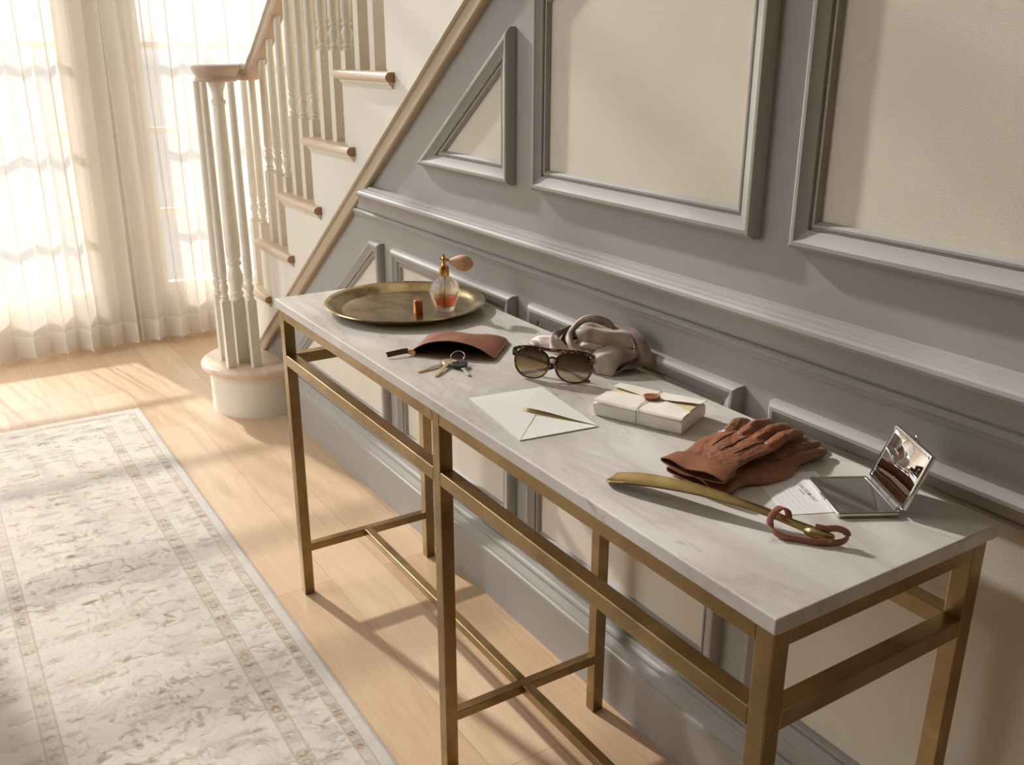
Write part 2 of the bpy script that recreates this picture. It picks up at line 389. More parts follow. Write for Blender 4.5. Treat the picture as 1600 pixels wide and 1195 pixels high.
def make_window(i, axis, lo, hi, z0, z1, cols, rows, face):
    fr = MB(); fw = 0.035
    def bx(m, l, h, a, c, d0, d1):
        if axis == 'x': m.box(d0, d1, l, h, a, c)
        else: m.box(l, h, d0, d1, a, c)
    d0, d1 = face
    bx(fr, lo, lo+fw, z0, z1, d0, d1); bx(fr, hi-fw, hi, z0, z1, d0, d1); bx(fr, lo+fw, hi-fw, z0, z0+fw, d0, d1); bx(fr, lo+fw, hi-fw, z1-fw, z1, d0, d1)
    root = fr.build('window_%d' % i, 'white_wood', kind='structure')
    m = MB(); dm = (d0+d1)/2; t = 0.015
    for k in range(1, cols): y = lo+(hi-lo)*k/cols; bx(m, y-t, y+t, z0+fw, z1-fw, dm-0.014, dm+0.014)
    for k in range(1, rows): z = z0+(z1-z0)*k/rows; bx(m, lo+fw, hi-fw, z-t, z+t, dm-0.0135, dm+0.0135)
    m.build('glazing_bars', 'white_wood', root)
    g = MB(); bx(g, lo+fw, hi-fw, z0+fw, z1-fw, dm-0.002, dm+0.002); g.build('glass', 'pane', root)
for i, (lo, hi, z0, z1) in enumerate(OP): make_window(i+1, 'x', lo, hi, z0, z1, 1, 10, (XF-0.10, XF-0.05))
for i, (lo, hi, z0, z1) in enumerate(FILL_OP): make_window(i+3, 'y', lo, hi, z0, z1, 3, 8, (-3.12, -3.07))  # builds the added fill window out of view

# mouldings ------------------------------------------------------------
def run_x(name, prof, x0, x1, mat, y=YW, slope0=0.0, kind='structure'):
    """prof: (projection from wall, z); slope0 = dx/dz of the left end (mitre)"""
    zt = prof[0][1]
    A = [(x0+slope0*(z-zt), y-h, z) for h, z in prof]; B = [(x1, y-h, z) for h, z in prof]
    b = MB(); b.rings([A, B]); return b.build(name, mat, kind=kind, smooth=True, angle=28)
rail = [(0, 1.060), (0.018, 1.060), (0.020, 1.055), (0.034, 1.054), (0.036, 1.050), (0.044, 1.049), (0.049, 1.045), (0.050, 1.039), (0.047, 1.033), (0.040, 1.029),
        (0.031, 1.022), (0.024, 1.012), (0.019, 1.001), (0.017, 0.990), (0.017, 0.986), (0.013, 0.985), (0.013, 0.982), (0.019, 0.981), (0.023, 0.977), (0.023, 0.972), (0.019, 0.968), (0.012, 0.966), (0.011, 0.958), (0, 0.957)]
run_x('trim_1', rail, -0.40, 4.2, 'grey', slope0=1/0.715)
base = [(0, 0.200), (0.006, 0.200), (0.008, 0.192), (0.013, 0.188), (0.015, 0.182), (0.012, 0.176), (0.014, 0.168), (0.020, 0.160), (0.022, 0.152), (0.022, 0.148), (0.026, 0.145), (0.027, 0.138), (0.025, 0.132), (0.025, 0.0), (0, 0)]
run_x('baseboard_right', base, -1.56, 4.2, 'grey')
# sloping trim
def sloped_trim():
    th = math.atan(0.715); dx, dz = math.cos(th), math.sin(th); nx, nz = -dz, dx
    prof = [(0, 0), (0.016, 0), (0.020, 0.004), (0.020, 0.012), (0.014, 0.016), (0.013, 0.044), (0.018, 0.048), (0.020, 0.054), (0.016, 0.060), (0, 0.060)]
    A = []; B = []
    for h, wd in prof:
        for L, x in ((A, -1.80), (B, xd-0.04)):
            L.append((x+nx*wd, YW-h, diag(x)+nz*wd))
    MB().rings([A, B]).build('trim_2', 'taupe', kind='structure', smooth=True, angle=28)
sloped_trim()
# panels: bolection frame swept round the outline + textured infill
fprof = [(0, 0), (0.0, 0.013), (0.003, 0.019), (0.008, 0.023), (0.014, 0.023), (0.018, 0.020), (0.034, 0.014), (0.035, 0.009), (0.038, 0.009), (0.040, 0.012), (0.044, 0.012), (0.048, 0.007), (0.050, 0.0)]
def panel(i, poly):
    n = len(poly); P = [Vector(p) for p in poly]
    ar = sum(P[k].x*P[(k+1) % n].y-P[(k+1) % n].x*P[k].y for k in range(n))
    if ar < 0: P.reverse()
    def off(d):
        out = []
        for k in range(n):
            a = (P[k]-P[k-1]).normalized(); c = (P[(k+1) % n]-P[k]).normalized()
            na = Vector((-a.y, a.x)); nc = Vector((-c.y, c.x)); bis = (na+nc)/(1+na.dot(nc)); out.append(P[k]+bis*d)
        return out
    rings = [[(q.x, YW-h, q.y) for q in off(u)] for u, h in fprof]
    m = MB(); m.rings(rings, cap=False)
    root = m.build('trim_%d' % i, 'grey', kind='structure', smooth=True, angle=28)
    q = off(0.049); f = MB(); f.prism([(p.x, p.y) for p in q], xz, YW-0.002, YW+0.001); f.build('infill', 'infill', root)
lo_t, lo_b, up_b = 0.893, 0.255, 1.160
panel(3, [(-1.067+(lo_b-0.165-0.265)/0.715+0.0, lo_b), (-0.345, lo_b), (-0.345, lo_t), (-1.067+(lo_t-0.429)/0.715, lo_t)])
panel(4, [(-0.262, lo_b), (0.416, lo_b), (0.416, lo_t), (-0.262, lo_t)])
panel(5, [(0.490, lo_b), (1.177, lo_b), (1.177, lo_t), (0.490, lo_t)])
panel(6, [(1.251, lo_b), (1.94, lo_b), (1.94, lo_t), (1.251, lo_t)])
panel(7, [(-0.077, up_b), (0.405, up_b), (0.405, 1.510)])
panel(8, [(0.500, up_b), (1.180, up_b), (1.180, diag(1.18)-0.135), (0.500, diag(0.5)-0.135)])
panel(9, [(1.258, up_b), (1.95, up_b), (1.95, diag(1.95)-0.135), (1.258, diag(1.258)-0.135)])
panel(10, [(2.02, lo_b), (2.70, lo_b), (2.70, lo_t), (2.02, lo_t)])
panel(11, [(2.03, up_b), (2.72, up_b), (2.72, diag(2.72)-0.135), (2.03, diag(2.03)-0.135)])

# ================================================================== STAIRCASE
st = thing('staircase', 'ivory open-string staircase with pale oak treads, turned balusters and a curled oak handrail', 'staircase', (-1.5, 0.04, 0))
S0 = Vector(st.location)
def sb(m, *a, **k):           # build in the stair's own frame
    m.v = [(x-S0.x, y-S0.y, z-S0.z) for x, y, z in m.v]; return m.build(*a, **k)
RUN, RISE = 0.32, 0.231
nose = lambda k: -1.90+RUN*k
tz = lambda k: 0.474+RISE*k
YB = 1.05
body = MB()
for k in range(-1, 9):
    x0 = nose(k)+0.03; x1 = nose(k+1)+0.03
    yf = YW if k <= 4 else YW+0.1
    if k == 4: x1 = XE
    zt = tz(k)-0.028
    zb = [max(0, diag(x)+0.0) if k <= 4 else max(0, diag(x)) for x in (x0, x1)]
    if k >= 4:
        body.box(x1 if k == 4 else x0, nose(k+1)+0.03, YW+0.1, YB, zt-0.4, zt)
    if k <= 4: body.prism([(x0, zb[0]), (x1, zb[1]), (x1, zt), (x0, zt)], xz, yf, YB)
sb(body, 'stair_string', 'cream', st)
for k in range(-1, 6):
    z1 = tz(k); z0 = z1-0.028; xn = nose(k); x1 = nose(k+1)+0.03
    m = MB(); yo = YW-0.028 if k <= 4 else YW+0.1
    # rounded nosing section swept along y
    def sec(xf): return [(xf+0.014-0.014*math.sin(a), z0+0.014-0.014*math.cos(a)) for a in [PI*i/8 for i in range(9)]]
    pr = sec(xn)+[(x1, z1), (x1, z0)]
    m.rings([[(x, YW if k <= 4 else yo+0.014, z) for x, z in pr], [(x, YB, z) for x, z in pr]])
    sb(m, 'tread', 'tread', st, smooth=True, angle=40)
    if k <= 4:
        xe = xn+0.41 if k < 4 else -0.227
        m = MB(); pr = [(yo+0.014-0.014*math.sin(a), z0+0.014-0.014*math.cos(a)) for a in [PI*i/8 for i in range(9)]]+[(YW+0.0, z1), (YW+0.0, z0)]
        m.rings([[(xn+0.004, y, z) for y, z in pr], [(xe-0.002, y, z) for y, z in pr]])
        r = sb(m, 'return_nosing', 'tread', st, smooth=True, angle=40)
        m = MB(); m.rings([[(xe-0.002, y, z) for y, z in pr], [(xe, y, z) for y, z in pr]])
        m.v = [(x-S0.x, y-S0.y, z-S0.z) for x, y, z in m.v]
        e = m.build('end_cap', 'dark_end', r)
        m = MB(); m.rings([[(xn+0.03, YW-y, z0-z) for y, z in ((0, 0), (0.016, 0), (0.014, 0.006), (0.008, 0.011), (0.005, 0.018), (0, 0.018))], [(xe-0.008, YW-y, z0-z) for y, z in ((0, 0), (0.016, 0), (0.014, 0.006), (0.008, 0.011), (0.005, 0.018), (0, 0.018))]])
        sb(m, 'cove_moulding', 'white_wood', st, smooth=True, angle=30)
# rail geometry
rail_z = lambda x: 1.36+0.73*(x+1.60)
def baluster(h, hw=0.018, blk=0.285):
    m = MB(); m.box(-hw, hw, -hw, hw, 0, blk)
    s = hw/0.018
    pr = [(0.016, blk), (0.0165, blk+0.005), (0.012, blk+0.009), (0.0165, blk+0.014), (0.0165, blk+0.018), (0.011, blk+0.023), (0.0135, blk+0.034), (0.0175, blk+0.048), (0.0178, blk+0.056), (0.013, blk+0.068),
          (0.011, blk+0.073), (0.0165, blk+0.077), (0.0165, blk+0.082), (0.012, blk+0.087), (0.0165, blk+0.100), (0.0165, blk+0.15), (0.0125, h)]
    m.lathe([(r*s, z) for r, z in pr], n=16)
    return m
bal_i = 0
for k in range(0, 5):
    offs = (0.095, 0.200, 0.305) if k < 4 else (0.095, 0.205)
    if k == 0: offs = (0.16, 0.27)
    for o_ in offs:
        x = nose(k)+o_; top = (rail_z(x)-0.028 if x > -1.60 else 1.335); h = top-tz(k)
        m = baluster(h); o = m.build('baluster', 'white_wood', st, smooth=True, angle=35)
        o.location = (x-S0.x, 0.078-S0.y, tz(k))
# plinth (starting step) with round front
cx, cy = -1.545, -0.015
def dshape(r, z0, z1, m, roundz=0.0):
    # half round toward the room, straight back to the wall
    def out(rr, z):
        P = [(cx+rr*math.cos(a), cy+rr*math.sin(a), z) for a in [PI+PI*i/40 for i in range(41)]]
        return P+[(cx+rr, YW, z), (cx-rr, YW, z)]
    if roundz:
        h = (z1-z0)/2; rs = [out(r-h+h*math.sin(PI*i/8), z0+h-h*math.cos(PI*i/8)) for i in range(9)]
    else: rs = [out(r, z0), out(r, z1)]
    m.rings(rs)
m = MB(); dshape(0.212, 0, 0.176, m); sb(m, 'starting_step', 'white_wood', st, smooth=True, angle=40)
m = MB(); dshape(0.245, 0.176, 0.21, m, 1); sb(m, 'starting_tread', 'tread', st, smooth=True, angle=40)
for (x, y) in ((-1.565, -0.160), (-1.450, -0.165), (-1.405, -0.075)):
    m = baluster(1.338-0.21); o = m.build('baluster', 'white_wood', st, smooth=True, angle=35); o.location = (x-S0.x, y-S0.y, 0.21)
    o.rotation_euler = (0, 0, 0.0)
m = MB(); m.box(-0.029, 0.029, -0.029, 0.029, 0, 0.27)
m.lathe([(0.027, 0.27), (0.027, 0.276), (0.020, 0.282), (0.027, 0.29), (0.027, 0.30), (0.02, 0.306), (0.024, 0.325), (0.030, 0.35), (0.031, 0.37), (0.022, 0.40), (0.02, 0.41), (0.028, 0.416), (0.028, 0.426), (0.022, 0.432), (0.0285, 0.45),
         (0.029, 0.52), (0.022, 1.04), (0.027, 1.046), (0.027, 1.056), (0.020, 1.064), (0.022, 1.09), (0.031, 1.115), (0.033, 1.127)], n=24)
o = m.build('newel_post', 'white_wood', st, smooth=True, angle=35); o.location = (-1.500-S0.x, -0.100-S0.y, 0.21)
# handrail: moulded section swept down to a curled end
hp = [(0.034, 0.014), (0.033, 0.022), (0.026, 0.029), (0.012, 0.033), (0, 0.034), (-0.012, 0.033), (-0.026, 0.029), (-0.033, 0.022), (-0.034, 0.014), (-0.028, 0.008), (-0.026, 0.0), (-0.030, -0.006), (-0.030, -0.016), (-0.022, -0.028), (0.022, -0.028), (0.030, -0.016), (0.030, -0.006), (0.026, 0.0), (0.028, 0.008)]
def sweep_rail(path):
    R = []; n = len(path)
    for i, p in enumerate(path):
        t = (path[min(i+1, n-1)]-path[max(i-1, 0)]); th = Vector((t.x, t.y, 0)).normalized(); sd = Vector((th.y, -th.x, 0)); up = sd.cross(t.normalized())
        if up.z < 0: up = -up
        R.append([p+sd*a+up*c for a, c in hp])
    return MB().rings(R)
path = catmull([(-1.55, -0.075, 1.364), (-1.60, -0.05, 1.364), (-1.645, -0.005, 1.364), (-1.650, 0.045, 1.364), (-1.61, 0.078, 1.366), (-1.55, 0.08, 1.405), (-1.45, 0.08, rail_z(-1.45)), (-1.0, 0.08, rail_z(-1.0)), (-0.28, 0.08, rail_z(-0.28))], 8)
hr = sb(sweep_rail(path), 'handrail', 'oak_rail', st, smooth=True, angle=40)
m = MB(); m.lathe([(0.066, 1.336), (0.074, 1.337), (0.078, 1.341), (0.078, 1.349), (0.074, 1.353), (0.076, 1.36), (0.083, 1.370), (0.089, 1.382), (0.090, 1.389), (0.088, 1.394), (0.080, 1.398), (0.0, 1.399)], (-1.510, -0.098, 0), 48)
sb(m, 'volute', 'oak_rail', st, smooth=True, angle=40)

# ================================================================== CURTAINS
def curtain(label, y0, y1, seed, x_c=-2.675, gather_at=None):
    root = None; ny = int((y1-y0)/0.0055); zs = [0.02, 0.05, 0.08, 0.11, 0.13, 0.2, 0.3, 0.5, 0.8, 1.2, 1.6, 2.0, 2.6, 3.2, 3.8, 4.42]
    rnd = random.Random(seed); ph = rnd.random()*6
    # phase integrates a local fold frequency
    phase = [ph]; 
    for i in range(ny):
        y = y0+(y1-y0)*i/ny; g = math.exp(-((y-gather_at)/0.13)**2)
        wl = (0.136+0.03*math.sin(y*9+seed))*(1-g)+0.115*g
        phase.append(phase[-1]+2*PI*((y1-y0)/ny)/wl)
    def pt(i, z):
        y = y0+(y1-y0)*i/ny; p = phase[i]; g = math.exp(-((y-gather_at)/0.15)**2)
        A = 0.054*(1+0.35*math.sin(p*0.31+seed))*(1-0.15*g)*(0.75+0.25*min(1, (4.4-z)/4))
        dph = 0.25*math.sin(z*1.1+y*3+seed)
        s_ = math.sin(p+dph); x = x_c+A*(s_*(0.72+0.28*abs(s_)))+0.008*math.sin(z*2.1+p*0.5)
        yy = y+0.017*math.sin(2*(p+dph))*(1-0.5*g)+0.010*math.sin(z*1.3+p*0.2)*min(1, z)
        return (x, yy, z+(0.004*math.sin(p) if z < 0.03 else 0))
    def strip(zz):
        m = MB(); m.rings([[pt(i, z) for i in range(ny+1)] for z in zz], closed_ring=False, cap=False); return m
    root = strip(zs[4:]).build('curtain', 'sheer', None, smooth=True); tag(root, label, 'curtain', 'sheer curtains over the tall windows')
    strip(zs[:5]).build('hem', 'hem', root, smooth=True)
    return root
curtain('sheer cream curtain farther from the staircase, falling to the floor beyond the rug', -2.1, -0.292, 3, x_c=-2.675, gather_at=-0.33)
curtain('sheer cream curtain behind the balusters, hanging next to the staircase', -0.284, 0.78, 5, x_c=-2.675, gather_at=-0.24)

# ================================================================== RUG
def make_rug():
    X0, X1, Y0, Y1 = -1.715, 1.95, -1.285, -0.497
    W = Y1-Y0; L = X1-X0; nx, ny = 760, 198
    lx = np.linspace(0, L, nx+1); ay = np.linspace(0, W, ny+1); Lg, A = np.meshgrid(lx, ay, indexing='ij')
    rng = np.random.default_rng(4)
    def vn(u, v, seed):
        r = np.random.default_rng(seed).random((64, 64)); iu = np.floor(u).astype(int); iv = np.floor(v).astype(int)
        fu = u-iu; fv = v-iv; fu = fu*fu*(3-2*fu); fv = fv*fv*(3-2*fv); iu %= 64; iv %= 64; ju = (iu+1) % 64; jv = (iv+1) % 64
        return (r[iu, iv]*(1-fu)+r[ju, iv]*fu)*(1-fv)+(r[iu, jv]*(1-fu)+r[ju, jv]*fu)*fv
    sm = lambda x, a, b_: np.clip((x-a)/(b_-a), 0, 1)
    ln = lambda d, w_: np.clip(1-np.abs(d)/w_, 0, 1)
    a = np.minimum(A, W-A); d = np.minimum(a, Lg)                     # distance from the edge
    am = np.abs(A-W/2)                                                # mirrored across the centre
    along = np.where(a <= Lg, Lg, A)
    D = np.zeros_like(A); LN = np.zeros_like(A)
    for e, wd, st_ in ((0.036, 0.003, 0.55), (0.060, 0.003, 0.55), (0.148, 0.003, 0.6), (0.182, 0.0032, 0.75), (0.002, 0.004, 0.3)):
        LN = np.maximum(LN, st_*ln(d-e, wd*1.2))
    band = ((d > 0.036) & (d < 0.060)) | ((d > 0.148) & (d < 0.182))
    per = np.where(d < 0.07, 0.024, 0.034); u = (along/per) % 1-0.5; v = np.where(d < 0.07, (d-0.048)/0.024, (d-0.165)/0.034)
    D = np.maximum(D, band*(0.34+0.32*(np.abs(np.hypot(u, v*1.2)-0.3) < 0.10)))
    # main border: scrolling vine with blossoms
    mb = (d > 0.062) & (d < 0.147); P = 0.17; u = (along/P) % 1; vv = (d-0.1045)
    vine = ln(vv-0.022*np.sin(2*PI*u), 0.0045)*0.45
    bl = np.zeros_like(A)
    for uc, s_ in ((0.25, -1), (0.75, 1)):
        du = (u-uc)*P; dv = vv-s_*(-0.012); r = np.hypot(du, dv); th = np.arctan2(dv, du); rr = 0.024*(1+0.22*np.cos(6*th))
        bl = np.maximum(bl, 0.62*ln(r-rr, 0.0035)); bl = np.maximum(bl, 0.30*(r < rr)); bl = np.maximum(bl, 0.6*ln(r-0.009, 0.003))
    for uc in (0.0, 0.5):
        du = (u-uc+0.5) % 1-0.5; du = du*P
        for s_ in (-1, 1):
            t_ = (vv*s_-0.02); bl = np.maximum(bl, 0.5*ln(np.abs(du+t_*0.7)-0.004*(1-(t_/0.018)**2).clip(0), 0.003)*(np.abs(t_) < 0.018))
    D = np.maximum(D, mb*np.maximum(vine, bl))
    # field: mirrored rosettes, leaves and scrolling stems
    fld = d > 0.186; F = np.zeros_like(A)
    cen = []
    for i in range(17):
        lc = 0.32+0.215*i
        cen += [(lc, 0.0 if i % 2 == 0 else 0.105, 0.040+0.016*rng.random(), 8 if i % 2 == 0 else 6), (lc+0.09, 0.165, 0.026, 5), (lc+0.02, 0.06 if i % 2 == 0 else 0.17, 0.018, 5)]
    wx = 0.012*(vn(Lg*18, am*18, 9)-0.5); wy = 0.012*(vn(Lg*18, am*18, 10)-0.5)
    for lc, ac, r0, k in cen:
        du = Lg-lc+wx; dv = am-ac+wy; r = np.hypot(du, dv*1.15); msk = r < r0*1.9
        th = np.arctan2(dv, du); rr = r0*(1+0.20*np.cos(k*th))
        f = np.maximum(0.55*ln(r-rr, 0.0042), 0.5*ln(r-rr*0.55, 0.0035)); f = np.maximum(f, 0.20*(r < rr)); f = np.maximum(f, 0.5*(r < r0*0.2))
        F = np.maximum(F, f*msk)
    n1 = vn(Lg*7.5, am*9, 21)+0.35*vn(Lg*16, am*18, 22)
    n2 = vn(Lg*13, am*15, 41)+0.4*vn(Lg*27, am*31, 42)
    for lev in (0.5, 0.9): F = np.maximum(F, 0.55*ln(n1-lev, 0.018))
    for lev in (0.42, 0.7, 0.98): F = np.maximum(F, 0.6*ln(n2-lev, 0.03))
    lf = rng.random((260, 4))
    for q in lf:
        lc = 0.2+q[0]*(L-0.2); ac = q[1]*0.2; th = q[2]*PI; du = Lg-lc; dv = am-ac
        sel = (np.abs(du) < 0.04) & (np.abs(dv) < 0.04)
        if not sel.any(): continue
        s1 = du*math.cos(th)+dv*math.sin(th); s2 = -du*math.sin(th)+dv*math.cos(th); wv = 0.007*(1-(s1/0.022)**2)
        F = np.where(sel & (np.abs(s1) < 0.022) & (np.abs(s2) < wv), np.maximum(F, 0.34+0.25*q[3]), F)
    D = np.maximum(D, fld*F)
    # worn, streaky pile across the width
    st1 = vn(Lg*150+6*vn(Lg*8, A*8, 77), A*34, 5); st2 = vn(Lg*60, A*14, 6); wear = vn(Lg*3, A*4, 7); fade = 0.45+0.55*sm(wear+0.5*st2, 0.3, 1.0)
    D = D*fade*(0.30+1.1*st1)*(0.45+0.95*sm(st2, 0.3, 0.7)); D = np.maximum(D, LN*(0.8+0.2*fade)*(0.7+0.5*st1))
    D = np.maximum(D, 0.42*sm(st1*st2, 0.50, 0.75)*(d > 0.062))
    D = np.clip(D, 0, 1)
    basec = np.array([0.76, 0.705, 0.625]); edge = np.array([0.70, 0.655, 0.59])
    darkc = np.array([0.30, 0.225, 0.145]); rust = np.array([0.52, 0.35, 0.25])
    rm = sm(vn(Lg*5, am*6, 12), 0.62, 0.8)[..., None]*0.6
    dc = darkc*(1-rm)+rust*rm
    bc = np.where((d < 0.036)[..., None], edge, basec)*(0.93+0.10*vn(Lg*30, A*10, 14)[..., None])
    C = bc*(1-D[..., None])+dc*D[..., None]
    z = 0.011+0.0010*(vn(Lg*150, A*120, 31)-0.5)-0.0010*D
    z = np.where(d < 0.004, 0.003, z)
    me = bpy.data.meshes.new('area_rug'); nv = (nx+1)*(ny+1)
    co = np.stack([X0+Lg, Y0+A, z], -1).reshape(-1, 3)
    idx = np.arange(nv).reshape(nx+1, ny+1)
    q = np.stack([idx[:-1, :-1], idx[1:, :-1], idx[1:, 1:], idx[:-1, 1:]], -1).reshape(-1, 4)
    me.vertices.add(nv); me.vertices.foreach_set('co', co.ravel())
    me.loops.add(q.size); me.loops.foreach_set('vertex_index', q.ravel()); me.polygons.add(len(q)); me.polygons.foreach_set('loop_start', np.arange(0, q.size, 4)); me.polygons.foreach_set('loop_total', np.full(len(q), 4))
    me.update(); me.validate()
    ca = me.color_attributes.new('pattern', 'FLOAT_COLOR', 'POINT')
    ca.data.foreach_set('color', np.concatenate([C.reshape(-1, 3), np.ones((nv, 1))], 1).ravel())
    o = mkobj('area_rug', me, 'rug', smooth=True)
    tag(o, 'cream and beige runner rug with a faded floral pattern on the oak floor', 'rug')
    m = MB(); m.box(X0+0.002, X1-0.002, Y0+0.002, Y1-0.002, 0.0, 0.006); m.build('backing', 'inkline', o)
make_rug()

# ================================================================== CONSOLE TABLE
ZT = 0.86; TL, TD = 1.694, 0.431
tb = thing('console_table', 'long console table with pale marble top and slim brass frame against the panelled wall', 'table', (TL/2, -TD/2, 0))
T0 = Vector(tb.location)
def tbuild(m, name, mat='brass', bevel=0.0015, **k):
    m.v = [(x-T0.x, y-T0.y, z) for x, y, z in m.v]; return m.build(name, mat, tb, bevel=bevel, **k)
m = MB(); m.box(0, TL, -TD, 0, ZT-0.023, ZT); tbuild(m, 'marble_top', 'marble', 0.0028, bseg=3)
g = 0.028; xs = [0.008, 0.843, TL-0.008-g]; yF = -TD+0.008; yR = -0.008-g; ztop = ZT-0.023
for x in xs:
    for y in (yF, yR):
        m = MB(); m.box(x, x+g, y, y+g, 0, ztop); tbuild(m, 'leg')
def hbar(name, x0, x1, y0, y1, z0, z1): m = MB(); m.box(x0, x1, y0, y1, z0, z1); tbuild(m, name)
for y in (yF, yR):
    for i in (0, 1):
        hbar('apron', xs[i]+g, xs[i+1], y, y+g, ztop-g, ztop)
        hbar('lower_rail', xs[i]+g, xs[i+1], y, y+g, 0.686, 0.686+g)
for x in (xs[0], xs[2]):
    hbar('apron', x, x+g, yF+g, yR, ztop-g, ztop)
    hbar('lower_rail', x, x+g, yF+g, yR, 0.686, 0.686+g)
for x in xs: hbar('cross_stretcher', x+0.003, x+g-0.003, yF+g, yR, 0.132, 0.154)
ym = -TD/2-0.005
for i in (0, 1): hbar('long_stretcher', xs[i]+g-0.003, xs[i+1]+0.003, ym-0.011, ym+0.011, 0.132, 0.154)

# ================================================================== THINGS ON THE TABLE
# --- brass tray
tr = tag(MB().lathe([(0.0, 0.0), (0.150, 0.0), (0.158, 0.001), (0.172, 0.008), (0.182, 0.016), (0.190, 0.0185), (0.1955, 0.0185), (0.197, 0.020), (0.1955, 0.0225), (0.192, 0.0225), (0.189, 0.0215), (0.181, 0.0195), (0.170, 0.0115), (0.159, 0.0045), (0.152, 0.003), (0.0, 0.003)], (0, 0, 0), 96, cap=False).build('round_tray', 'tray_brass', smooth=True, angle=50),
         'large round brass tray with a raised rim at the far end of the marble top', 'tray')
tr.location = (0.268, -0.190, ZT)
# --- perfume bottle
pf = thing('perfume_bottle', 'ribbed glass perfume bottle with gold collar and peach squeeze bulb, standing on the brass tray', 'perfume bottle', (0.342, -0.121, ZT+0.003))
outer = [(0.0, 0.0), (0.019, 0.0), (0.0215, 0.002), (0.0225, 0.006), (0.027, 0.018), (0.033, 0.034), (0.0358, 0.047), (0.0352, 0.056), (0.031, 0.067), (0.024, 0.076), (0.015, 0.083), (0.0105, 0.086), (0.0105, 0.092)]
inner = [(0.0075, 0.092), (0.0075, 0.084), (0.013, 0.079), (0.022, 0.072), (0.029, 0.063), (0.0325, 0.053), (0.0325, 0.046), (0.030, 0.035), (0.0245, 0.020), (0.020, 0.012), (0.0, 0.0105)]
MB().lathe(outer+inner, n=96, rib=14, ribamp=0.035, cap=False).build('glass_body', 'glass', pf, smooth=True)
MB().lathe([(0.0, 0.0106), (0.0195, 0.0125), (0.0240, 0.0205), (0.0280, 0.0300), (0.0288, 0.033), (0.0, 0.033)], n=64, cap=False).build('perfume', 'liquid', pf, smooth=True, angle=40)
co = MB().lathe([(0.0, 0.086), (0.0118, 0.086), (0.0122, 0.088), (0.0122, 0.108), (0.0115, 0.110), (0.007, 0.111), (0.005, 0.114), (0.0035, 0.116), (0.0035, 0.124), (0.0, 0.124)], n=32, cap=False).build('collar', 'gold', pf, smooth=True, angle=40)
sp = MB().lathe([(0.0, 0.118), (0.0045, 0.118), (0.006, 0.121), (0.006, 0.127), (0.0045, 0.130), (0.003, 0.131), (0.0045, 0.134), (0.004, 0.137), (0.0, 0.138)], n=20, cap=False)
sp.tube([(-0.009*0.55, -0.009*0.83, 0.127), (0.014*0.55, 0.014*0.83, 0.124)], 0.0028, 12).build('spray_head', 'gold', pf, smooth=True, angle=40)
MB().tube([(0, 0, 0.014), (0, 0, 0.086)], 0.0012, 8).build('dip_tube', 'card', pf, smooth=True)
bu = MB(); dirb = Vector((0.56, 0.80, -0.16)).normalized(); base_ = Vector((0, 0, 0.1245))+dirb*0.012
rad = lambda t: 0.0185*math.sin(PI*min(1, t)**0.72)**0.9 if 0 < t < 1 else 0.0
ax = Vector((0, 0, 1)).cross(dirb).normalized(); ay = dirb.cross(ax)
ring_r = []
for i in range(25):
    t = i/24; r = max(0.0006, 0.0030*(1-t)+0.0185*(max(0.0, math.sin(PI*t**1.45)))**0.62*(1 if t < 1 else 0))
    c = base_+dirb*0.060*t
    ring_r.append([c+ax*math.cos(a)*r*(1+0.012*math.cos(18*a))+ay*math.sin(a)*r*(1+0.012*math.cos(18*a)) for a in [2*PI*k/54 for k in range(54)]])
bu.rings(ring_r); bu.build('squeeze_bulb', 'bulb', pf, smooth=True)
cp = tag(MB().lathe([(0, 0), (0.0105, 0), (0.011, 0.0006), (0.011, 0.029), (0.0105, 0.031), (0.009, 0.032), (0, 0.032)], n=36, cap=False).build('bottle_cap', 'copper', smooth=True, angle=40),
         'small copper cap standing in front of the perfume bottle on the tray', 'cap')
cp.location = (0.328, -0.186, ZT+0.003)

# --- leather pouch, mouth open toward the room
po = thing('leather_pouch', 'reddish brown leather zip pouch lying open beside the keys', 'pouch', (0.618, -0.230, ZT), math.radians(45))
HW = 0.090
def px_(s, t):
    k = 1.0
    if t > 0.86: k = 1-0.16*((t-0.86)/0.14)**2.4
    v = -0.072+0.148*t
    if abs(s) > 0.9 and t > 0.5: v -= 0.012*((abs(s)-0.9)/0.1)**2*max(0, (t-0.5)/0.5)
    return s*HW*k, v-0.010*(1-s*s)*0.0
def up_(a, t):
    s = 2*a-1; u, v = px_(s, t)
    e = (1-abs(s)**5)*(1-t**9)
    lift = 0.0145*max(0, math.cos(s*PI/2+0.15))**1.1*(1-t)**1.3
    z = 0.0065+0.0125*e+lift+0.0022*math.sin(u*60+1)*math.sin(t*5)*e
    v += 0.012*max(0, math.cos(s*PI/2))*(1-t)**2
    return Vector((u, v, z))
def lw_(a, t):
    s = 2*a-1; u, v = px_(s, t); e = (1-abs(s)**6)*(1-t**9)
    v -= 0.010*max(0, math.cos(s*PI/2))*(1-t)**2
    return Vector((u, v, 0.0056-0.0040*e))
grid_sheet(lambda a, b_: up_(a, b_), 40, 30, 0.0016, 'upper_side', 'pouch_leather', po)
grid_sheet(lambda a, b_: lw_(a, b_), 40, 30, 0.0014, 'lower_side', 'pouch_leather', po)
grid_sheet(lambda a, b_: up_(0.015+0.97*a, 0.02+0.96*b_)-Vector((0, 0, 0.0019)), 30, 20, 0.0003, 'lining', 'inner', po)
grid_sheet(lambda a, b_: lw_(0.015+0.97*a, 0.02+0.96*b_)+Vector((0, 0, 0.0006)), 30, 20, 0.0003, 'lining', 'inner', po)
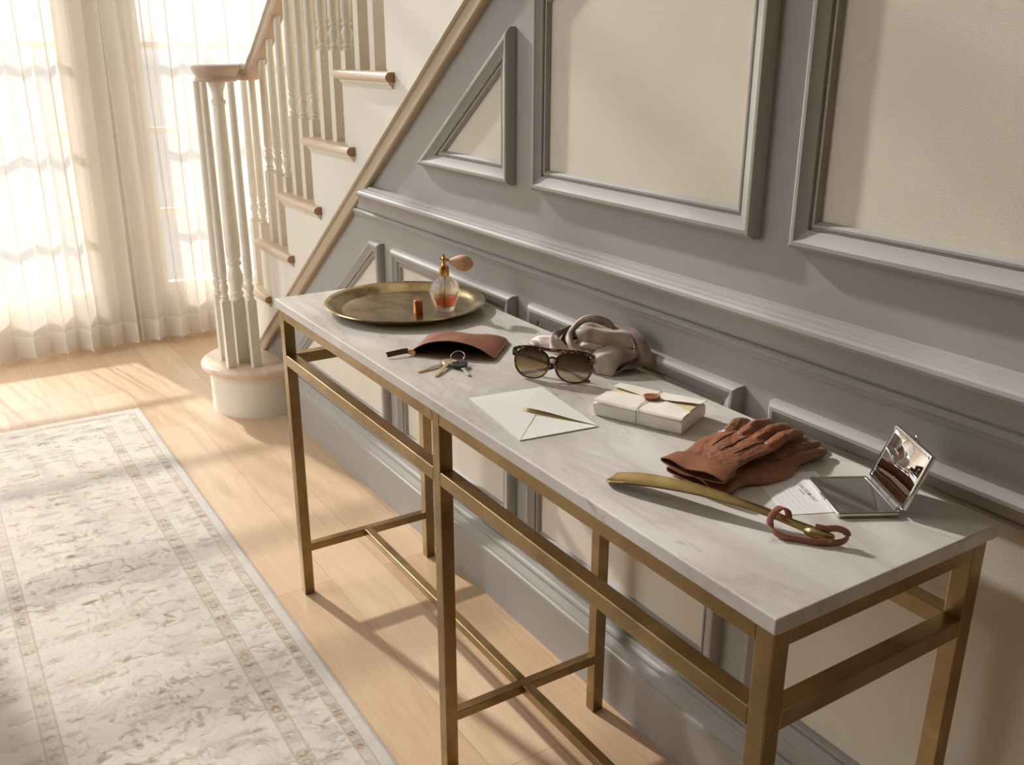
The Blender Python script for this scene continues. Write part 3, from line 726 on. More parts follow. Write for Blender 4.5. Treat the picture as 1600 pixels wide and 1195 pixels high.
for s in (-1, 1):
    grid_sheet(lambda a, b_: up_((s+1)/2, b_)*(1-a)+lw_((s+1)/2, b_)*a+Vector((s*0.0015*math.sin(PI*a), 0, 0)), 4, 20, 0.0014*s, 'gusset', 'pouch_leather', po)
grid_sheet(lambda a, b_: up_(b_, 1)*(1-a)+lw_(b_, 1)*a+Vector((0, 0.002*math.sin(PI*a), 0)), 4, 30, 0.0012, 'gusset', 'pouch_leather', po)
for fn in (up_, lw_):
    zp = MB(); P = [fn(i/60, 0.0)+Vector((0, -0.0012, -0.0006)) for i in range(61)]
    zp.tube([p for p in P[1:-1]], 0.0010, 6)
    for p in P[2:-2]: zp.box(p.x-0.0008, p.x+0.0008, p.y-0.0020, p.y+0.0002, p.z-0.0009, p.z+0.0009)
    zp.build('zip_teeth', 'zipm', po)
sl = MB(); e = up_(0.0, 0.0); e = Vector((-HW, -0.074, 0.007)); sl.box(e.x-0.004, e.x+0.012, e.y-0.006, e.y+0.003, e.z-0.004, e.z+0.0045); sl.box(e.x-0.010, e.x-0.002, e.y-0.005, e.y+0.002, e.z-0.001, e.z+0.0015)
slo = sl.build('zip_slider', 'gold', po, bevel=0.0012)
pl = MB(); pl.tube([(e.x-0.005, e.y-0.001, 0.0095), (e.x-0.016, e.y-0.009, 0.0092), (e.x-0.031, e.y-0.023, 0.0080), (e.x-0.041, e.y-0.032, 0.0072)], 0, 12, flat=(0.0125, 0.0026), up=(0.1, -0.72, 0.68))
pl.build('zip_pull', 'pull_leather', slo, smooth=True, angle=40)
mk = MB()
for dx, dy in ((-0.003, 0.0), (0.0018, 0.0015), (0.005, -0.0008)):
    q = up_(0.57+dx*5, 0.60+dy*4); mk.lathe([(0.0, 0.0016), (0.0014, 0.0015), (0.0015, 0.0010), (0.0, 0.0009)], (q.x, q.y, q.z-0.0009), 10, cap=False)
mk.build('embossed_mark', 'inner', po)

# --- keys
ks = thing('key_ring', 'steel ring holding two brass keys and a black-headed key in front of the pouch', 'keys', (0.722, -0.318, ZT))
kb = lambda x, y: (x-0.722, y+0.318)
rg = MB(); rc = Vector((*kb(0.702, -0.287), 0.013)); nrm = Vector((0.35, -0.42, 0.84)).normalized(); a1 = nrm.cross(Vector((0, 0, 1))).normalized(); a2 = nrm.cross(a1)
rg.tube([rc+a1*0.0145*math.cos(t)+a2*0.0145*math.sin(t) for t in [2*PI*i/48 for i in range(48)]], 0.00095, 8, loop=True)
rg.build('split_ring', 'silver', ks, smooth=True)
def key(x0, y0, x1, y1, z, mat, headr, black=False):
    h = Vector((*kb(x0, y0), z)); tip = Vector((*kb(x1, y1), 0.0022)); d = (tip-h); L = d.length; d.normalize(); s = Vector((0, 0, 1)).cross(d).normalized(); n = d.cross(s)
    if n.z < 0: n = -n
    def blk(poly, t0, t1, m): m.prism(poly, lambda a, b_, c: h+d*a+s*b_+n*c, t0, t1)
    m = MB()
    teeth = [(headr*0.6, -0.0044)]
    x = headr+0.006
    i = 0
    while x < L-0.004:
        dep = [0.0, 0.0016, 0.0006, 0.002, 0.0010, 0.0016][i % 6]; teeth += [(x, -0.0044+dep), (x+0.0022, -0.0044+dep)]; x += 0.0042; i += 1
    teeth += [(L, -0.001), (L, 0.0012), (L-0.003, 0.0044), (headr*0.6, 0.0044)]
    blk(teeth, -0.0010, 0.0010, m)
    blk([(headr*0.9, -0.0008), (L-0.004, -0.0008), (L-0.004, 0.0008), (headr*0.9, 0.0008)], 0.0010, 0.0013, m)
    k = None
    def head(mm, r, t, hole=True):
        out = []; inn = []
        for i in range(36):
            a = 2*PI*i/36; rr = r*(1+0.10*math.cos(3*a)); out.append((rr*math.cos(a), rr*1.12*math.sin(a))); inn.append((-r*0.55+0.0028*math.cos(a), 0.0028*math.sin(a)))
        R = [[h+d*a+s*b_+n*c for a, b_ in q] for q, c in ((out, -t), (out, t), (inn, t), (inn, -t))]
        mm.rings(R, loop=True, cap=False)
    if not black:
        head(m, headr, 0.0011); m.build('key', mat, ks, bevel=0.0002, bseg=1)
    else:
        k = m.build('key', mat, ks, bevel=0.0002, bseg=1); hm = MB(); head(hm, headr, 0.0030); hm.build('key_head', 'black_plastic', k, smooth=True, bevel=0.0012, angle=40)
key(0.702, -0.316, 0.716, -0.386, 0.0045, 'key_brass', 0.0130)
key(0.708, -0.310, 0.757, -0.368, 0.0075, 'key_brass', 0.0130)
key(0.733, -0.300, 0.790, -0.311, 0.0065, 'silver', 0.0150, True)

# --- sunglasses
sg = thing('sunglasses', 'tortoiseshell sunglasses with graduated brown lenses standing folded in front of the scarf', 'sunglasses', (0.899, -0.192, ZT), math.radians(38))
sg.scale = (1.05, 1.05, 1.05)
def lens_out(t, gx=0.0, sc_=1.0):
    c, s = math.cos(t), math.sin(t); e = 2/2.25
    x = math.copysign(abs(c)**e, c)*0.0335*(1+0.07*s); z = math.copysign(abs(s)**e, s)*0.0275
    return x*sc_, z*sc_
tilt = math.radians(-9)
def sgp(x, y, z):     # lean of the front
    c, s = math.cos(tilt), math.sin(tilt); return Vector((x, y*c-(z)*s, y*s+z*c))
ZC = 0.0305
for s_ in (-1, 1):
    cx_ = s_*0.0400; R = MB(); th = [2*PI*i/72 for i in range(72)]
    ring = []
    for i, t in enumerate(th):
        sec = []
        for (dr, dy) in ((-0.0012, -0.0018), (0.0010, -0.0020), (0.0018, -0.0010), (0.0018, 0.0010), (0.0010, 0.0018), (-0.0012, 0.0018)):
            x, z = lens_out(t); f = 1+dr/0.030; curve = 0.004*((cx_+x*f)/0.075)**2
            sec.append(sgp(cx_+x*f, dy+curve*1.6, ZC+z*f))
        ring.append(sec)
    R.rings(ring, loop=True); R.build('rim', 'tort', sg, smooth=True, angle=60)
    lm = MB(); c_ = []
    vs = []; fs = []
    for k in range(9):
        rr = k/8*0.975
        for t in th:
            x, z = lens_out(t); vs.append((x*rr, 0.004*((cx_+x*rr)/0.075)**2*1.6-0.0012*(1-rr*rr), z*rr))
    lm2 = [[vs[k*72+i] for i in range(72)] for k in range(9)]; back = [[(a, b_+0.0016, c) for a, b_, c in r] for r in reversed(lm2)]
    lm.rings(lm2+back, cap=True, loop=False); lo = lm.build('lens', 'lens', sg, smooth=True, angle=60)
    lo.location = sgp(cx_, 0, ZC); lo.rotation_euler = (tilt, 0, 0)
    # temple folded behind the front
    z0 = ZC+0.010; tm = MB(); yb = 0.010 if s_ < 0 else 0.015
    P = [sgp(s_*0.0745, 0.003, z0+0.004), sgp(s_*0.0755, yb-0.002, z0+0.004), sgp(s_*0.070, yb+0.002, z0+0.003), sgp(s_*0.03, yb+0.006, z0-0.006), sgp(-s_*0.030, yb+0.010, 0.014 if s_ > 0 else 0.018), sgp(-s_*0.055, yb+0.011, 0.0075), sgp(-s_*0.068, yb+0.011, 0.0045)]
    tm.tube(catmull(P, 6), 0, 12, flat=(0.0030, 0.0062)); tm.build('temple', 'tort', sg, smooth=True, angle=50)
fr = MB()
P = [sgp(x, 0.0010+0.0065*(x/0.075)**2, z) for x, z in ((-0.0775, ZC+0.0225), (-0.066, ZC+0.0265), (-0.045, ZC+0.0292), (-0.02, ZC+0.0285), (0, ZC+0.0278), (0.02, ZC+0.0285), (0.045, ZC+0.0292), (0.066, ZC+0.0265), (0.0775, ZC+0.0225))]
fr.tube(catmull(P, 6), 0, 12, flat=(0.0046, 0.0060), up=(0, 0, 1))
P = [sgp(x, 0.0, z) for x, z in ((-0.0105, ZC+0.006), (-0.007, ZC+0.0120), (0, ZC+0.0145), (0.007, ZC+0.0120), (0.0105, ZC+0.006))]
fr.tube(catmull(P, 6), 0.0022, 8)
fr.build('brow_bar', 'tort', sg, smooth=True, angle=50)
for s_ in (-1, 1):
    h = MB(); q = sgp(s_*0.0745, 0.0055, ZC+0.017); h.prism([(-0.004, -0.009), (0.0045, -0.006), (0.0048, 0.0055), (-0.004, 0.0045)] if s_ > 0 else [(0.004, -0.009), (-0.0045, -0.006), (-0.0048, 0.0055), (0.004, 0.0045)], lambda a, b_, c: q+Vector((a, c, b_)), -0.0028, 0.0028)
    ho = h.build('end_piece', 'tort', sg, bevel=0.0008)
    r_ = MB().lathe([(0, 0), (0.0008, 0), (0.0008, 0.0004), (0, 0.0005)], n=10, cap=False); ro = r_.build('rivet', 'silver', ho); ro.location = q+Vector((0, -0.0029, 0.001)); ro.rotation_euler = (PI/2, 0, 0)

# --- scarf
SCARF = {
  'tail': ([(0.7411, -0.0706, 0.8982), (0.6919, -0.0762, 0.8844), (0.6679, -0.0824, 0.8716), (0.6616, -0.0906, 0.8615)], [(0.78, -0.102, 0.8758), (0.7232, -0.0896, 0.8615), (0.7068, -0.1032, 0.8615), (0.6773, -0.0985, 0.8615)], 0.004),
  'loop_back': ([(0.7877, -0.0602, 0.925), (0.7754, -0.0756, 0.9191), (0.7751, -0.0921, 0.9103), (0.7797, -0.1023, 0.8986)], [(0.8067, -0.0684, 0.9022), (0.8076, -0.0834, 0.8987), (0.8028, -0.0895, 0.8922), (0.811, -0.0952, 0.8872)], 0.002),
  'loopL': ([(0.784, -0.0648, 0.9237), (0.7791, -0.0951, 0.9169), (0.7871, -0.1171, 0.9029), (0.7979, -0.1278, 0.887), (0.8088, -0.122, 0.8747)], [(0.7935, -0.069, 0.9191), (0.786, -0.0945, 0.9118), (0.8093, -0.1133, 0.9132), (0.8271, -0.107, 0.8996), (0.8483, -0.0884, 0.8819)], 0.008),
  'arc_in': ([(0.8318, 0.0114, 0.9104), (0.819, -0.0048, 0.9325), (0.8065, -0.0204, 0.94), (0.8023, -0.0419, 0.9381), (0.8008, -0.0598, 0.922), (0.8042, -0.0716, 0.9082)], [(0.8482, -0.0162, 0.9046), (0.8359, -0.0316, 0.91), (0.8261, -0.044, 0.9136), (0.8188, -0.0532, 0.9111), (0.8116, -0.0622, 0.9025), (0.8186, -0.0695, 0.8952)], 0.002),
  'arc': ([(0.8416, 0.012, 0.92), (0.8251, 0.0029, 0.9359), (0.8153, -0.0175, 0.9474), (0.8045, -0.039, 0.948), (0.8005, -0.0602, 0.9404), (0.8071, -0.0839, 0.9273), (0.8182, -0.1022, 0.9147), (0.8336, -0.1069, 0.9013), (0.8502, -0.102, 0.8908), (0.8662, -0.0899, 0.8891)], [(0.8449, -0.0043, 0.9183), (0.8349, -0.0169, 0.931), (0.825, -0.0293, 0.9356), (0.818, -0.0462, 0.9374), (0.8136, -0.0598, 0.9313), (0.8139, -0.0754, 0.9216), (0.8274, -0.0905, 0.9152), (0.8465, -0.0987, 0.9094), (0.8613, -0.0962, 0.9009), (0.8721, -0.0825, 0.8935)], 0.008),
  'knot': ([(0.8156, -0.0572, 0.9212), (0.8232, -0.0476, 0.9375), (0.8379, -0.0292, 0.9326), (0.8539, -0.009, 0.9213), (0.8678, 0.012, 0.9266), (0.8974, 0.012, 0.9189)], [(0.8426, -0.0876, 0.9116), (0.8626, -0.0785, 0.9113), (0.8794, -0.0574, 0.9053), (0.8972, -0.035, 0.9063), (0.9065, -0.0151, 0.8975), (0.9045, 0.0064, 0.8954)], 0.016),
  'fold': ([(0.8321, -0.0846, 0.9074), (0.855, -0.08, 0.9116), (0.871, -0.0679, 0.9078), (0.883, -0.0528, 0.9015)], [(0.861, -0.0885, 0.8915), (0.872, -0.0826, 0.8975), (0.878, -0.0752, 0.8979), (0.8874, -0.0633, 0.9004)], 0.006),
  'panel': ([(0.8779, -0.0913, 0.8845), (0.8854, -0.0738, 0.9017), (0.8912, -0.0425, 0.9084), (0.9016, -0.0213, 0.9032), (0.9078, 0.0026, 0.8928)], [(0.9141, -0.0941, 0.8653), (0.9248, -0.0832, 0.8615), (0.9391, -0.0742, 0.8615), (0.9212, -0.0449, 0.8705), (0.919, 0.0005, 0.877)], 0.01),
  'drape': ([(0.83, 0.012, 0.9264), (0.8857, 0.012, 0.9337), (0.9195, 0.012, 0.9246), (0.943, 0.012, 0.9068), (0.9627, 0.012, 0.8783), (0.9506, 0.012, 0.8668)], [(0.8461, -0.0028, 0.9183), (0.8697, 0.0109, 0.9181), (0.895, 0.012, 0.9102), (0.9041, 0.012, 0.8902), (0.8969, -0.0032, 0.8663), (0.9392, -0.0707, 0.8615)], 0.01),
  'under': ([(0.8522, -0.0915, 0.8875), (0.868, -0.0797, 0.8995), (0.8759, -0.0617, 0.8991), (0.8802, -0.0402, 0.8865)], [(0.8733, -0.0971, 0.8782), (0.8867, -0.0883, 0.8845), (0.8922, -0.0733, 0.8794), (0.8962, -0.0522, 0.8768)], 0.006),
}

sf = thing('satin_scarf', 'taupe satin scarf loosely knotted and heaped against the wall behind the sunglasses', 'scarf', (0.86, -0.05, ZT))
SO = Vector(sf.location)
def band(A, B, bulge, seed, nm='scarf_fold', ref=Vector((0.62, -0.62, 0.5)), thick=0.0011, mt='satin', wob=1.0):
    A = catmull(A, 10); B = catmull(B, 10)
    def samp(L, u):
        x = u*(len(L)-1); i = min(int(x), len(L)-2); return L[i].lerp(L[i+1], x-i)
    def fn(u, v):
        a = samp(A, u); b_ = samp(B, u); u2 = min(1, u+0.02); u1 = max(0, u-0.02)
        t = samp(A, u2)+samp(B, u2)-samp(A, u1)-samp(B, u1); n = t.cross(b_-a)
        n = n.normalized() if n.length > 1e-9 else ref
        if n.dot(ref) < 0: n = -n
        wdt = (b_-a).length
        p = a.lerp(b_, v)+n*bulge*math.sin(PI*v)
        # soft folds along the band
        f = math.sin(v*PI)**0.7*min(0.0035, wdt*0.06)
        p = p+n*f*wob*(0.9*math.sin(v*9.5+seed+u*1.7)+0.6*noise.noise(Vector((u*4+seed, v*5, seed*3.1))))
        # edges roll under
        roll = max(0, 1-v/0.10, 1-(1-v)/0.10); p = p-n*0.0045*roll*roll
        if p.z < ZT+0.0012: p.z = ZT+0.0012
        if p.y > 0.014: p.y = 0.014
        return p-SO
    return grid_sheet(fn, 64, 30, thick, nm, mt, sf)
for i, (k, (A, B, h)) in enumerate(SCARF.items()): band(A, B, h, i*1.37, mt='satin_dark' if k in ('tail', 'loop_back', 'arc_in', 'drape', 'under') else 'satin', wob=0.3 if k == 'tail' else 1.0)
# inner heap that carries the folds
hp_ = MB(); R_ = Vector((0.62, 0.78, 0)).normalized(); F_ = Vector((0.78, -0.62, 0)).normalized()
rr_ = []
for i in range(25):
    th_ = PI*0.5*i/24; ring = []
    for k in range(72):
        a = 2*PI*k/72; d_ = R_*math.cos(a)*0.088+F_*math.sin(a)*0.050
        rad_ = math.cos(th_); zz = 0.050*math.sin(th_)
        q = Vector((0.852, -0.052, ZT+0.001))+d_*rad_+Vector((0, 0, zz))
        q += (d_.normalized()*0.7+Vector((0, 0, 0.5)))*0.009*noise.noise(q*32)*(0.3+rad_*0.7)
        q += d_.normalized()*0.004*math.sin(a*7+th_*5)*rad_
        q.z = max(q.z, ZT+0.001); q.y = min(q.y, 0.012); ring.append(q-SO)
    rr_.append(ring)
hp_.rings(rr_).build('scarf_heap', 'satin_dark', sf, smooth=True)  # dark fill: shade of the hollows between folds put into colour

# --- envelope
en = thing('envelope', 'square-cut ivory envelope with its pointed flap slightly open near the table edge', 'envelope', (1.013, -0.313, ZT), math.radians(-7.5))
eu, ev = 0.108, 0.0735
def sheet(poly, zf, th, name, mat, parent, n=10):
    """triangular / quad sheet; zf(x,y)->z"""
    if len(poly) == 3: a, b_, c = [Vector(p).to_3d() for p in poly]; fn = lambda u, v: (a.lerp(b_, u)).lerp(c, v*0.999)
    else: a, b_, c, d = [Vector(p).to_3d() for p in poly]; fn = lambda u, v: a.lerp(b_, u).lerp(d.lerp(c, u), v)
    def g(u, v): p = fn(u, v); return Vector((p.x, p.y, zf(p.x, p.y)))
    o = grid_sheet(g, n*2, n*2, -th, name, mat, parent); return o
sheet([(-eu, -ev), (eu, -ev), (eu, ev), (-eu, ev)], lambda x, y: 0.0004, 0.0012, 'back', 'paper', en)
sheet([(-eu+0.003, ev-0.001), (eu-0.001, ev-0.001), (0.0, -0.022)], lambda x, y: 0.0018, 0.0001, 'inside_lining', 'paper_inner', en)
sheet([(-eu, -ev), (eu, -ev), (0.018, 0.000)], lambda x, y: 0.0020, 0.0004, 'bottom_flap', 'paper', en)
sheet([(eu, -ev), (eu, ev), (0.022, 0.0)], lambda x, y: 0.0017, 0.0002, 'side_flap', 'paper', en)
sheet([(-eu, -ev), (-eu, ev), (-0.022, 0.0)], lambda x, y: 0.0017, 0.0002, 'side_flap', 'paper', en)
def flapz(x, y):
    t = max(0, min(1, (ev-y)/(ev+0.012))); return 0.0026+0.0095*t**1.1*(0.6+0.4*max(0, min(1, (x+0.03)/0.06)))
sheet([(-eu, ev), (eu, ev), (-0.012, -0.014)], flapz, 0.0004, 'top_flap', 'paper', en)

# --- wrapped parcel
pk = thing('wrapped_parcel', 'small cream paper parcel tied with string and closed with a copper wax seal', 'parcel', (1.136, -0.1475, ZT), math.radians(24.4))
PU, PV, PH = 0.0825, 0.0515, 0.0285
def pbody():
    n1, n2 = 34, 22; rings = []
    def rr_at(z): return 0.0
    for k, (ins, z) in enumerate([(0.0022, 0.0004), (0.0004, 0.0020), (0.0, 0.006), (0.0003, 0.014), (0.0, 0.0225), (0.0010, PH-0.0030), (0.0035, PH-0.0008)]):
        ring = []
        per = []
        for i in range(n1): per.append((-1+2*i/n1, -1))
        for i in range(n2): per.append((1, -1+2*i/n2))
        for i in range(n1): per.append((1-2*i/n1, 1))
        for i in range(n2): per.append((-1, 1-2*i/n2))
        for (a, b_) in per:
            x = a*(PU-ins); y = b_*(PV-ins); zz = z
            corner = (abs(a)*abs(b_))**6
            bow = 0.0018*noise.noise(Vector((x*28, y*28, z*60)))
            x += (1 if a > 0 else -1)*bow*(abs(a) == 1); y += (1 if b_ > 0 else -1)*bow*(abs(b_) == 1)
            if z > 0.01: zz += 0.0016*noise.noise(Vector((x*20, y*20, 3)))-0.002*corner
            ring.append(Vector((x, y, zz)))
        rings.append(ring)
    m = MB(); m.rings(rings); return m
pbody().build('paper_wrap', 'wrap_paper', pk, smooth=True, angle=50)
ptop = lambda x, y: PH-0.0004+0.0012*(1-(x/PU)**2)*(1-(y/PV)**2)+0.0008*noise.noise(Vector((x*30, y*30, 7)))
sheet([(-PU+0.004, -PV+0.004), (PU-0.004, -PV+0.004), (PU-0.004, PV-0.004), (-PU+0.004, PV-0.004)], lambda x, y: ptop(x, y)-0.0001, 0.0004, 'inner_fold', 'paper_inner', pk)
# front flap folded over the front edge, back flap over it
def front(u, v):
    x = (-1+2*u)*(PU+0.0006); ye = 0.016-0.030*abs(2*u-1)**1.5*(1 if u > 0.5 else 0.55)
    y = (-PV-0.0008)+(ye+PV)*v; z = ptop(x, max(-PV, min(PV, y)))+0.0012+0.0014*math.sin(PI*v)*(0.4+abs(2*u-1)); 
    z -= 0.0035*max(0, 1-v/0.07)**2; z += 0.0015*noise.noise(Vector((x*26, y*26, 1)))
    return Vector((x, y, z))
grid_sheet(front, 44, 26, -0.0004, 'front_flap', 'wrap_paper', pk)
def backf(u, v):
    x = (-1+2*u)*(PU+0.001); ye = 0.004+0.018*abs(2*u-1)**1.4
    y = (PV+0.001)-(PV-ye)*v; z = ptop(x, max(-PV, min(PV, y)))+0.0024+0.0045*v**1.5*abs(2*u-1)**1.3*math.cos((abs(2*u-1))*1.1)
    z -= 0.0035*max(0, 1-v/0.08)**2
    return Vector((x, y, z))
grid_sheet(backf, 44, 20, -0.0004, 'back_flap', 'wrap_paper', pk)
s_z = lambda y: ptop(0, max(-PV, min(PV, y)))+0.0042
sp_ = [(0.0, PV+0.0022, 0.001), (0.0, PV+0.0022, PH-0.002), (0.0, PV-0.002, s_z(PV)-0.0008), (0.001, 0.03, s_z(0.03)), (0.0, 0.0, s_z(0)), (-0.0005, -0.03, s_z(-0.03)-0.0006), (0.0, -PV+0.001, s_z(-PV)-0.0016), (0.0, -PV-0.0022, PH-0.003), (0.0, -PV-0.0022, 0.001)]
MB().tube(sp_, 0.00055, 6).build('string', 'string', pk, smooth=True)
ws = MB(); rs = []
for (r, z) in ((0.0, 0.0), (0.0125, 0.0), (0.0142, 0.0008), (0.0145, 0.0020), (0.0135, 0.0031), (0.0115, 0.0033), (0.0105, 0.0027), (0.0, 0.0026)):
    rs.append([((r*(1+0.06*math.sin(2*a+0.6)+0.03*math.sin(5*a)))*math.cos(a), (r*(1+0.06*math.sin(2*a+0.6)+0.03*math.sin(5*a)))*math.sin(a), z) for a in [2*PI*k/48 for k in range(48)]])
ws.rings(rs, cap=False); wo = ws.build('wax_seal', 'wax', pk, smooth=True, angle=60); wo.location = (0.001, 0.004, s_z(0)+0.0002)
cr = MB().tube(catmull([(-0.006, -0.002, 0.0029), (-0.004, 0.003, 0.0029), (-0.001, -0.002, 0.0029), (0.002, 0.003, 0.0029), (0.004, -0.001, 0.0029), (0.007, 0.001, 0.0029)], 6), 0.00045, 6)
cr.build('seal_imprint', 'copper', wo, smooth=True)

# --- gloves
def voxel_mesh(mb, vox, smooth_it, name):
    me = bpy.data.meshes.new('tmp'); me.from_pydata([tuple(v) for v in mb.v], [], mb.f); me.validate(); me.update()
    import bmesh
    bm = bmesh.new(); bm.from_mesh(me); bmesh.ops.recalc_face_normals(bm, faces=bm.faces); bm.to_mesh(me); bm.free()
    o = bpy.data.objects.new('tmp', me); col.objects.link(o)
    r = o.modifiers.new('r', 'REMESH'); r.mode = 'VOXEL'; r.voxel_size = vox
    s = o.modifiers.new('s', 'SMOOTH'); s.factor = 0.5; s.iterations = smooth_it
    dg = bpy.context.evaluated_depsgraph_get(); dg.update()
    out = bpy.data.meshes.new_from_object(o.evaluated_get(dg)); out.name = name
    bpy.data.objects.remove(o); bpy.data.meshes.remove(me); return out
def ell_tube(m, pts, ws_, hs_, n=22):
    """elliptic tube: centre points, half widths (sideways) and half heights"""
    pts = [Vector(p) for p in pts]; R = []
    for i, p in enumerate(pts):
        t = (pts[min(i+1, len(pts)-1)]-pts[max(i-1, 0)]).normalized(); sd = t.cross(Vector((0, 0, 1))).normalized(); up = sd.cross(t).normalized()
        R.append([p+sd*math.cos(a)*ws_[i]+up*math.sin(a)*hs_[i]*(1 if math.sin(a) > 0 else 0.9) for a in [2*PI*k/n for k in range(n)]])
    m.rings(R)
def finger(m, x0, y0, x1, y1, w_, h_, z0, arch, ztip):
    P = []; W_ = []; H_ = []
    for i in range(17):
        t = i/16; x = x0+(x1-x0)*t; y = y0+(y1-y0)*t
        z = z0+(ztip-z0)*t+arch*math.sin(PI*min(1, t*1.15))*1.0
        e = 1.0 if t < 0.80 else math.sqrt(max(0.02, 1-((t-0.80)/0.205)**2))
        knu = 1+0.07*math.cos((t-0.42)*22)*math.exp(-((t-0.42)/0.12)**2)
        P.append((x, y, z)); W_.append(w_*(1.04-0.16*t)*e*knu); H_.append(h_*(1.0-0.12*t)*e*knu)
    ell_tube(m, P, W_, H_, 18)
def make_glove(label, loc, rz, z_off, flip, tips, palm_h, mirror_thumb=1):
    """local: +y cuff -> fingers, x across"""
    root = thing('leather_glove', label, 'glove', (loc[0], loc[1], loc[2]), rz, 'pair of brown leather gloves')
    m = MB(); P = []; W_ = []; H_ = []
    for i in range(26):
        t = i/25; y = 0.004+0.158*t
        wd = 0.052-0.010*math.sin(PI*min(1, t*1.5))*0.55-0.004*t; hh = palm_h*(0.75+0.35*math.sin(PI*t**0.8))
        if t > 0.88: hh *= math.sqrt(max(0.05, 1-((t-0.88)/0.13)**2)); 
        P.append((0.004*math.sin(t*3)*flip, y, z_off+palm_h*0.95)); W_.append(wd); H_.append(hh)
    ell_tube(m, P, W_, H_, 40)
    for (x0, x1, y1, w_, h_, ar, zt_) in tips: finger(m, x0, 0.140, x1, y1, w_, h_, z_off+palm_h*0.95, ar, z_off+zt_)
    # thumb tucked along the side
    tx = 0.047*flip
    P = [(tx*0.75, 0.050, z_off+palm_h*0.6), (tx*0.98, 0.080, z_off+palm_h*0.5), (tx*1.08, 0.108, z_off+palm_h*0.42), (tx*1.04, 0.134, z_off+palm_h*0.45), (tx*0.94, 0.152, z_off+palm_h*0.5), (tx*0.90, 0.159, z_off+palm_h*0.5)]
    ell_tube(m, P, [0.010, 0.0125, 0.0115, 0.0105, 0.008, 0.003], [0.006, 0.007, 0.007, 0.0065, 0.005, 0.002], 18)
    me = voxel_mesh(m, 0.0016, 3, 'glove_body')
    co = np.empty(len(me.vertices)*3); me.vertices.foreach_get('co', co); co = co.reshape(-1, 3)
    for i in range(len(co)):
        x, y, z = co[i]; q = Vector((x*38, y*26, z*40+flip*3))
        up = max(0, (z-z_off)/(palm_h*2))
        wr = 0.0020*noise.noise(q)+0.0008*noise.noise(q*2.7)+0.0007*noise.noise(q*6)
        band_ = math.exp(-((y-0.150)/0.016)**2)
        wr += band_*0.0014*math.sin(x*420+noise.noise(q)*4)*(0.5+0.5*noise.noise(q*0.8))-0.0006*band_
        co[i, 2] += wr*(0.3+0.9*up)
        co[i, 0] += 0.0012*noise.noise(q*1.3+Vector((5, 0, 0)))
        if co[i, 2] < 0.0008: co[i, 2] = 0.0008
    me.vertices.foreach_set('co', co.ravel()); me.update()
    gb = mkobj('glove_body', me, 'glove_leather', root, smooth=True)
    # cuff: hollow flattened sleeve with a rolled hem
    ch = palm_h*0.62
    def cuff(u, v):
        a = 2*PI*u; y = -0.014+0.034*v; wd = 0.0545-0.004*v; hz = ch*(0.75+0.75*v)
        x = wd*math.copysign(abs(math.cos(a))**0.8, math.cos(a)); zz = hz*math.copysign(abs(math.sin(a))**0.9, math.sin(a))
        if math.sin(a) > 0: zz += 0.0022*math.sin(x*95+flip)*(1-v)
        z = z_off+palm_h*0.95+zz; return Vector((x, y+0.004*math.cos(x*40)*flip*(1-v), max(0.0008, z)))
    grid_sheet(cuff, 72, 12, 0.0018, 'cuff', 'glove_leather', gb)
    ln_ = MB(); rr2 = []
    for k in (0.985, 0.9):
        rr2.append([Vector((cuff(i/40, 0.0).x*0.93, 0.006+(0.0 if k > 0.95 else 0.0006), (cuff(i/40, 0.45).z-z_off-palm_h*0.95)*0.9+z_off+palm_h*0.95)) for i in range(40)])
    ln_.rings(rr2); ln_.build('cuff_shade_cap', 'glove_dark', gb)  # dark cap stands for the shade inside the open cuff
    stt = MB()
    for row in (0.14, 0.30):
        for i in range(44):
            u = 0.02+0.46*i/43; p = cuff(u, row); q = cuff(u+0.005, row+0.05); up = Vector((0, 0, 0.0009))
            stt.tube([p+up, q+up], 0.0006, 5)
    stt.build('stitching', 'stitch', gb)
    # three raised points on the back of the hand
    from mathutils.bvhtree import BVHTree
    bvh = BVHTree.FromPolygons([v.co for v in me.vertices], [p.vertices for p in me.polygons])
    for (xa, ya, xb, yb_) in ((-0.020, 0.070, -0.027, 0.142), (0.000, 0.062, 0.0, 0.145), (0.020, 0.066, 0.026, 0.144)):
        P = []
        for i in range(13):
            t = i/12; o_ = Vector((xa+(xb-xa)*t, ya+(yb_-ya)*t, 0.2)); hit = bvh.ray_cast(o_, Vector((0, 0, -1)))
            if hit[0] is not None: P.append(hit[0]+Vector((0, 0, 0.00015)))
        if len(P) > 3:
            MB().tube(P, [0.0014*math.sin(PI*(0.08+0.84*i/(len(P)-1)))+0.0002 for i in range(len(P))], 8).build('points_seam', 'glove_dark', gb, smooth=True)
    return root
make_glove('brown leather glove lying under its twin, two finger ends showing by the wall', (1.388, -0.262, ZT), math.radians(2), 0.0, 1,
           [(-0.036, -0.040, 0.228, 0.0105, 0.0085, 0.002, 0.009), (-0.012, -0.010, 0.252, 0.0112, 0.009, 0.003, 0.009), (0.012, 0.012, 0.256, 0.0112, 0.009, 0.003, 0.009), (0.035, 0.036, 0.240, 0.0105, 0.009, 0.003, 0.009)], 0.0085)
make_glove('brown leather glove on top of the pair, three seams on its back', (1.3905, -0.2745, ZT), math.radians(13), 0.0225, -1,
           [(-0.039, -0.046, 0.219, 0.0100, 0.0090, 0.007, 0.006), (-0.014, -0.018, 0.244, 0.0108, 0.0095, 0.008, 0.006), (0.011, 0.011, 0.250, 0.0108, 0.0095, 0.008, 0.006), (0.035, 0.039, 0.240, 0.0105, 0.0095, 0.006, 0.006)], 0.0090)

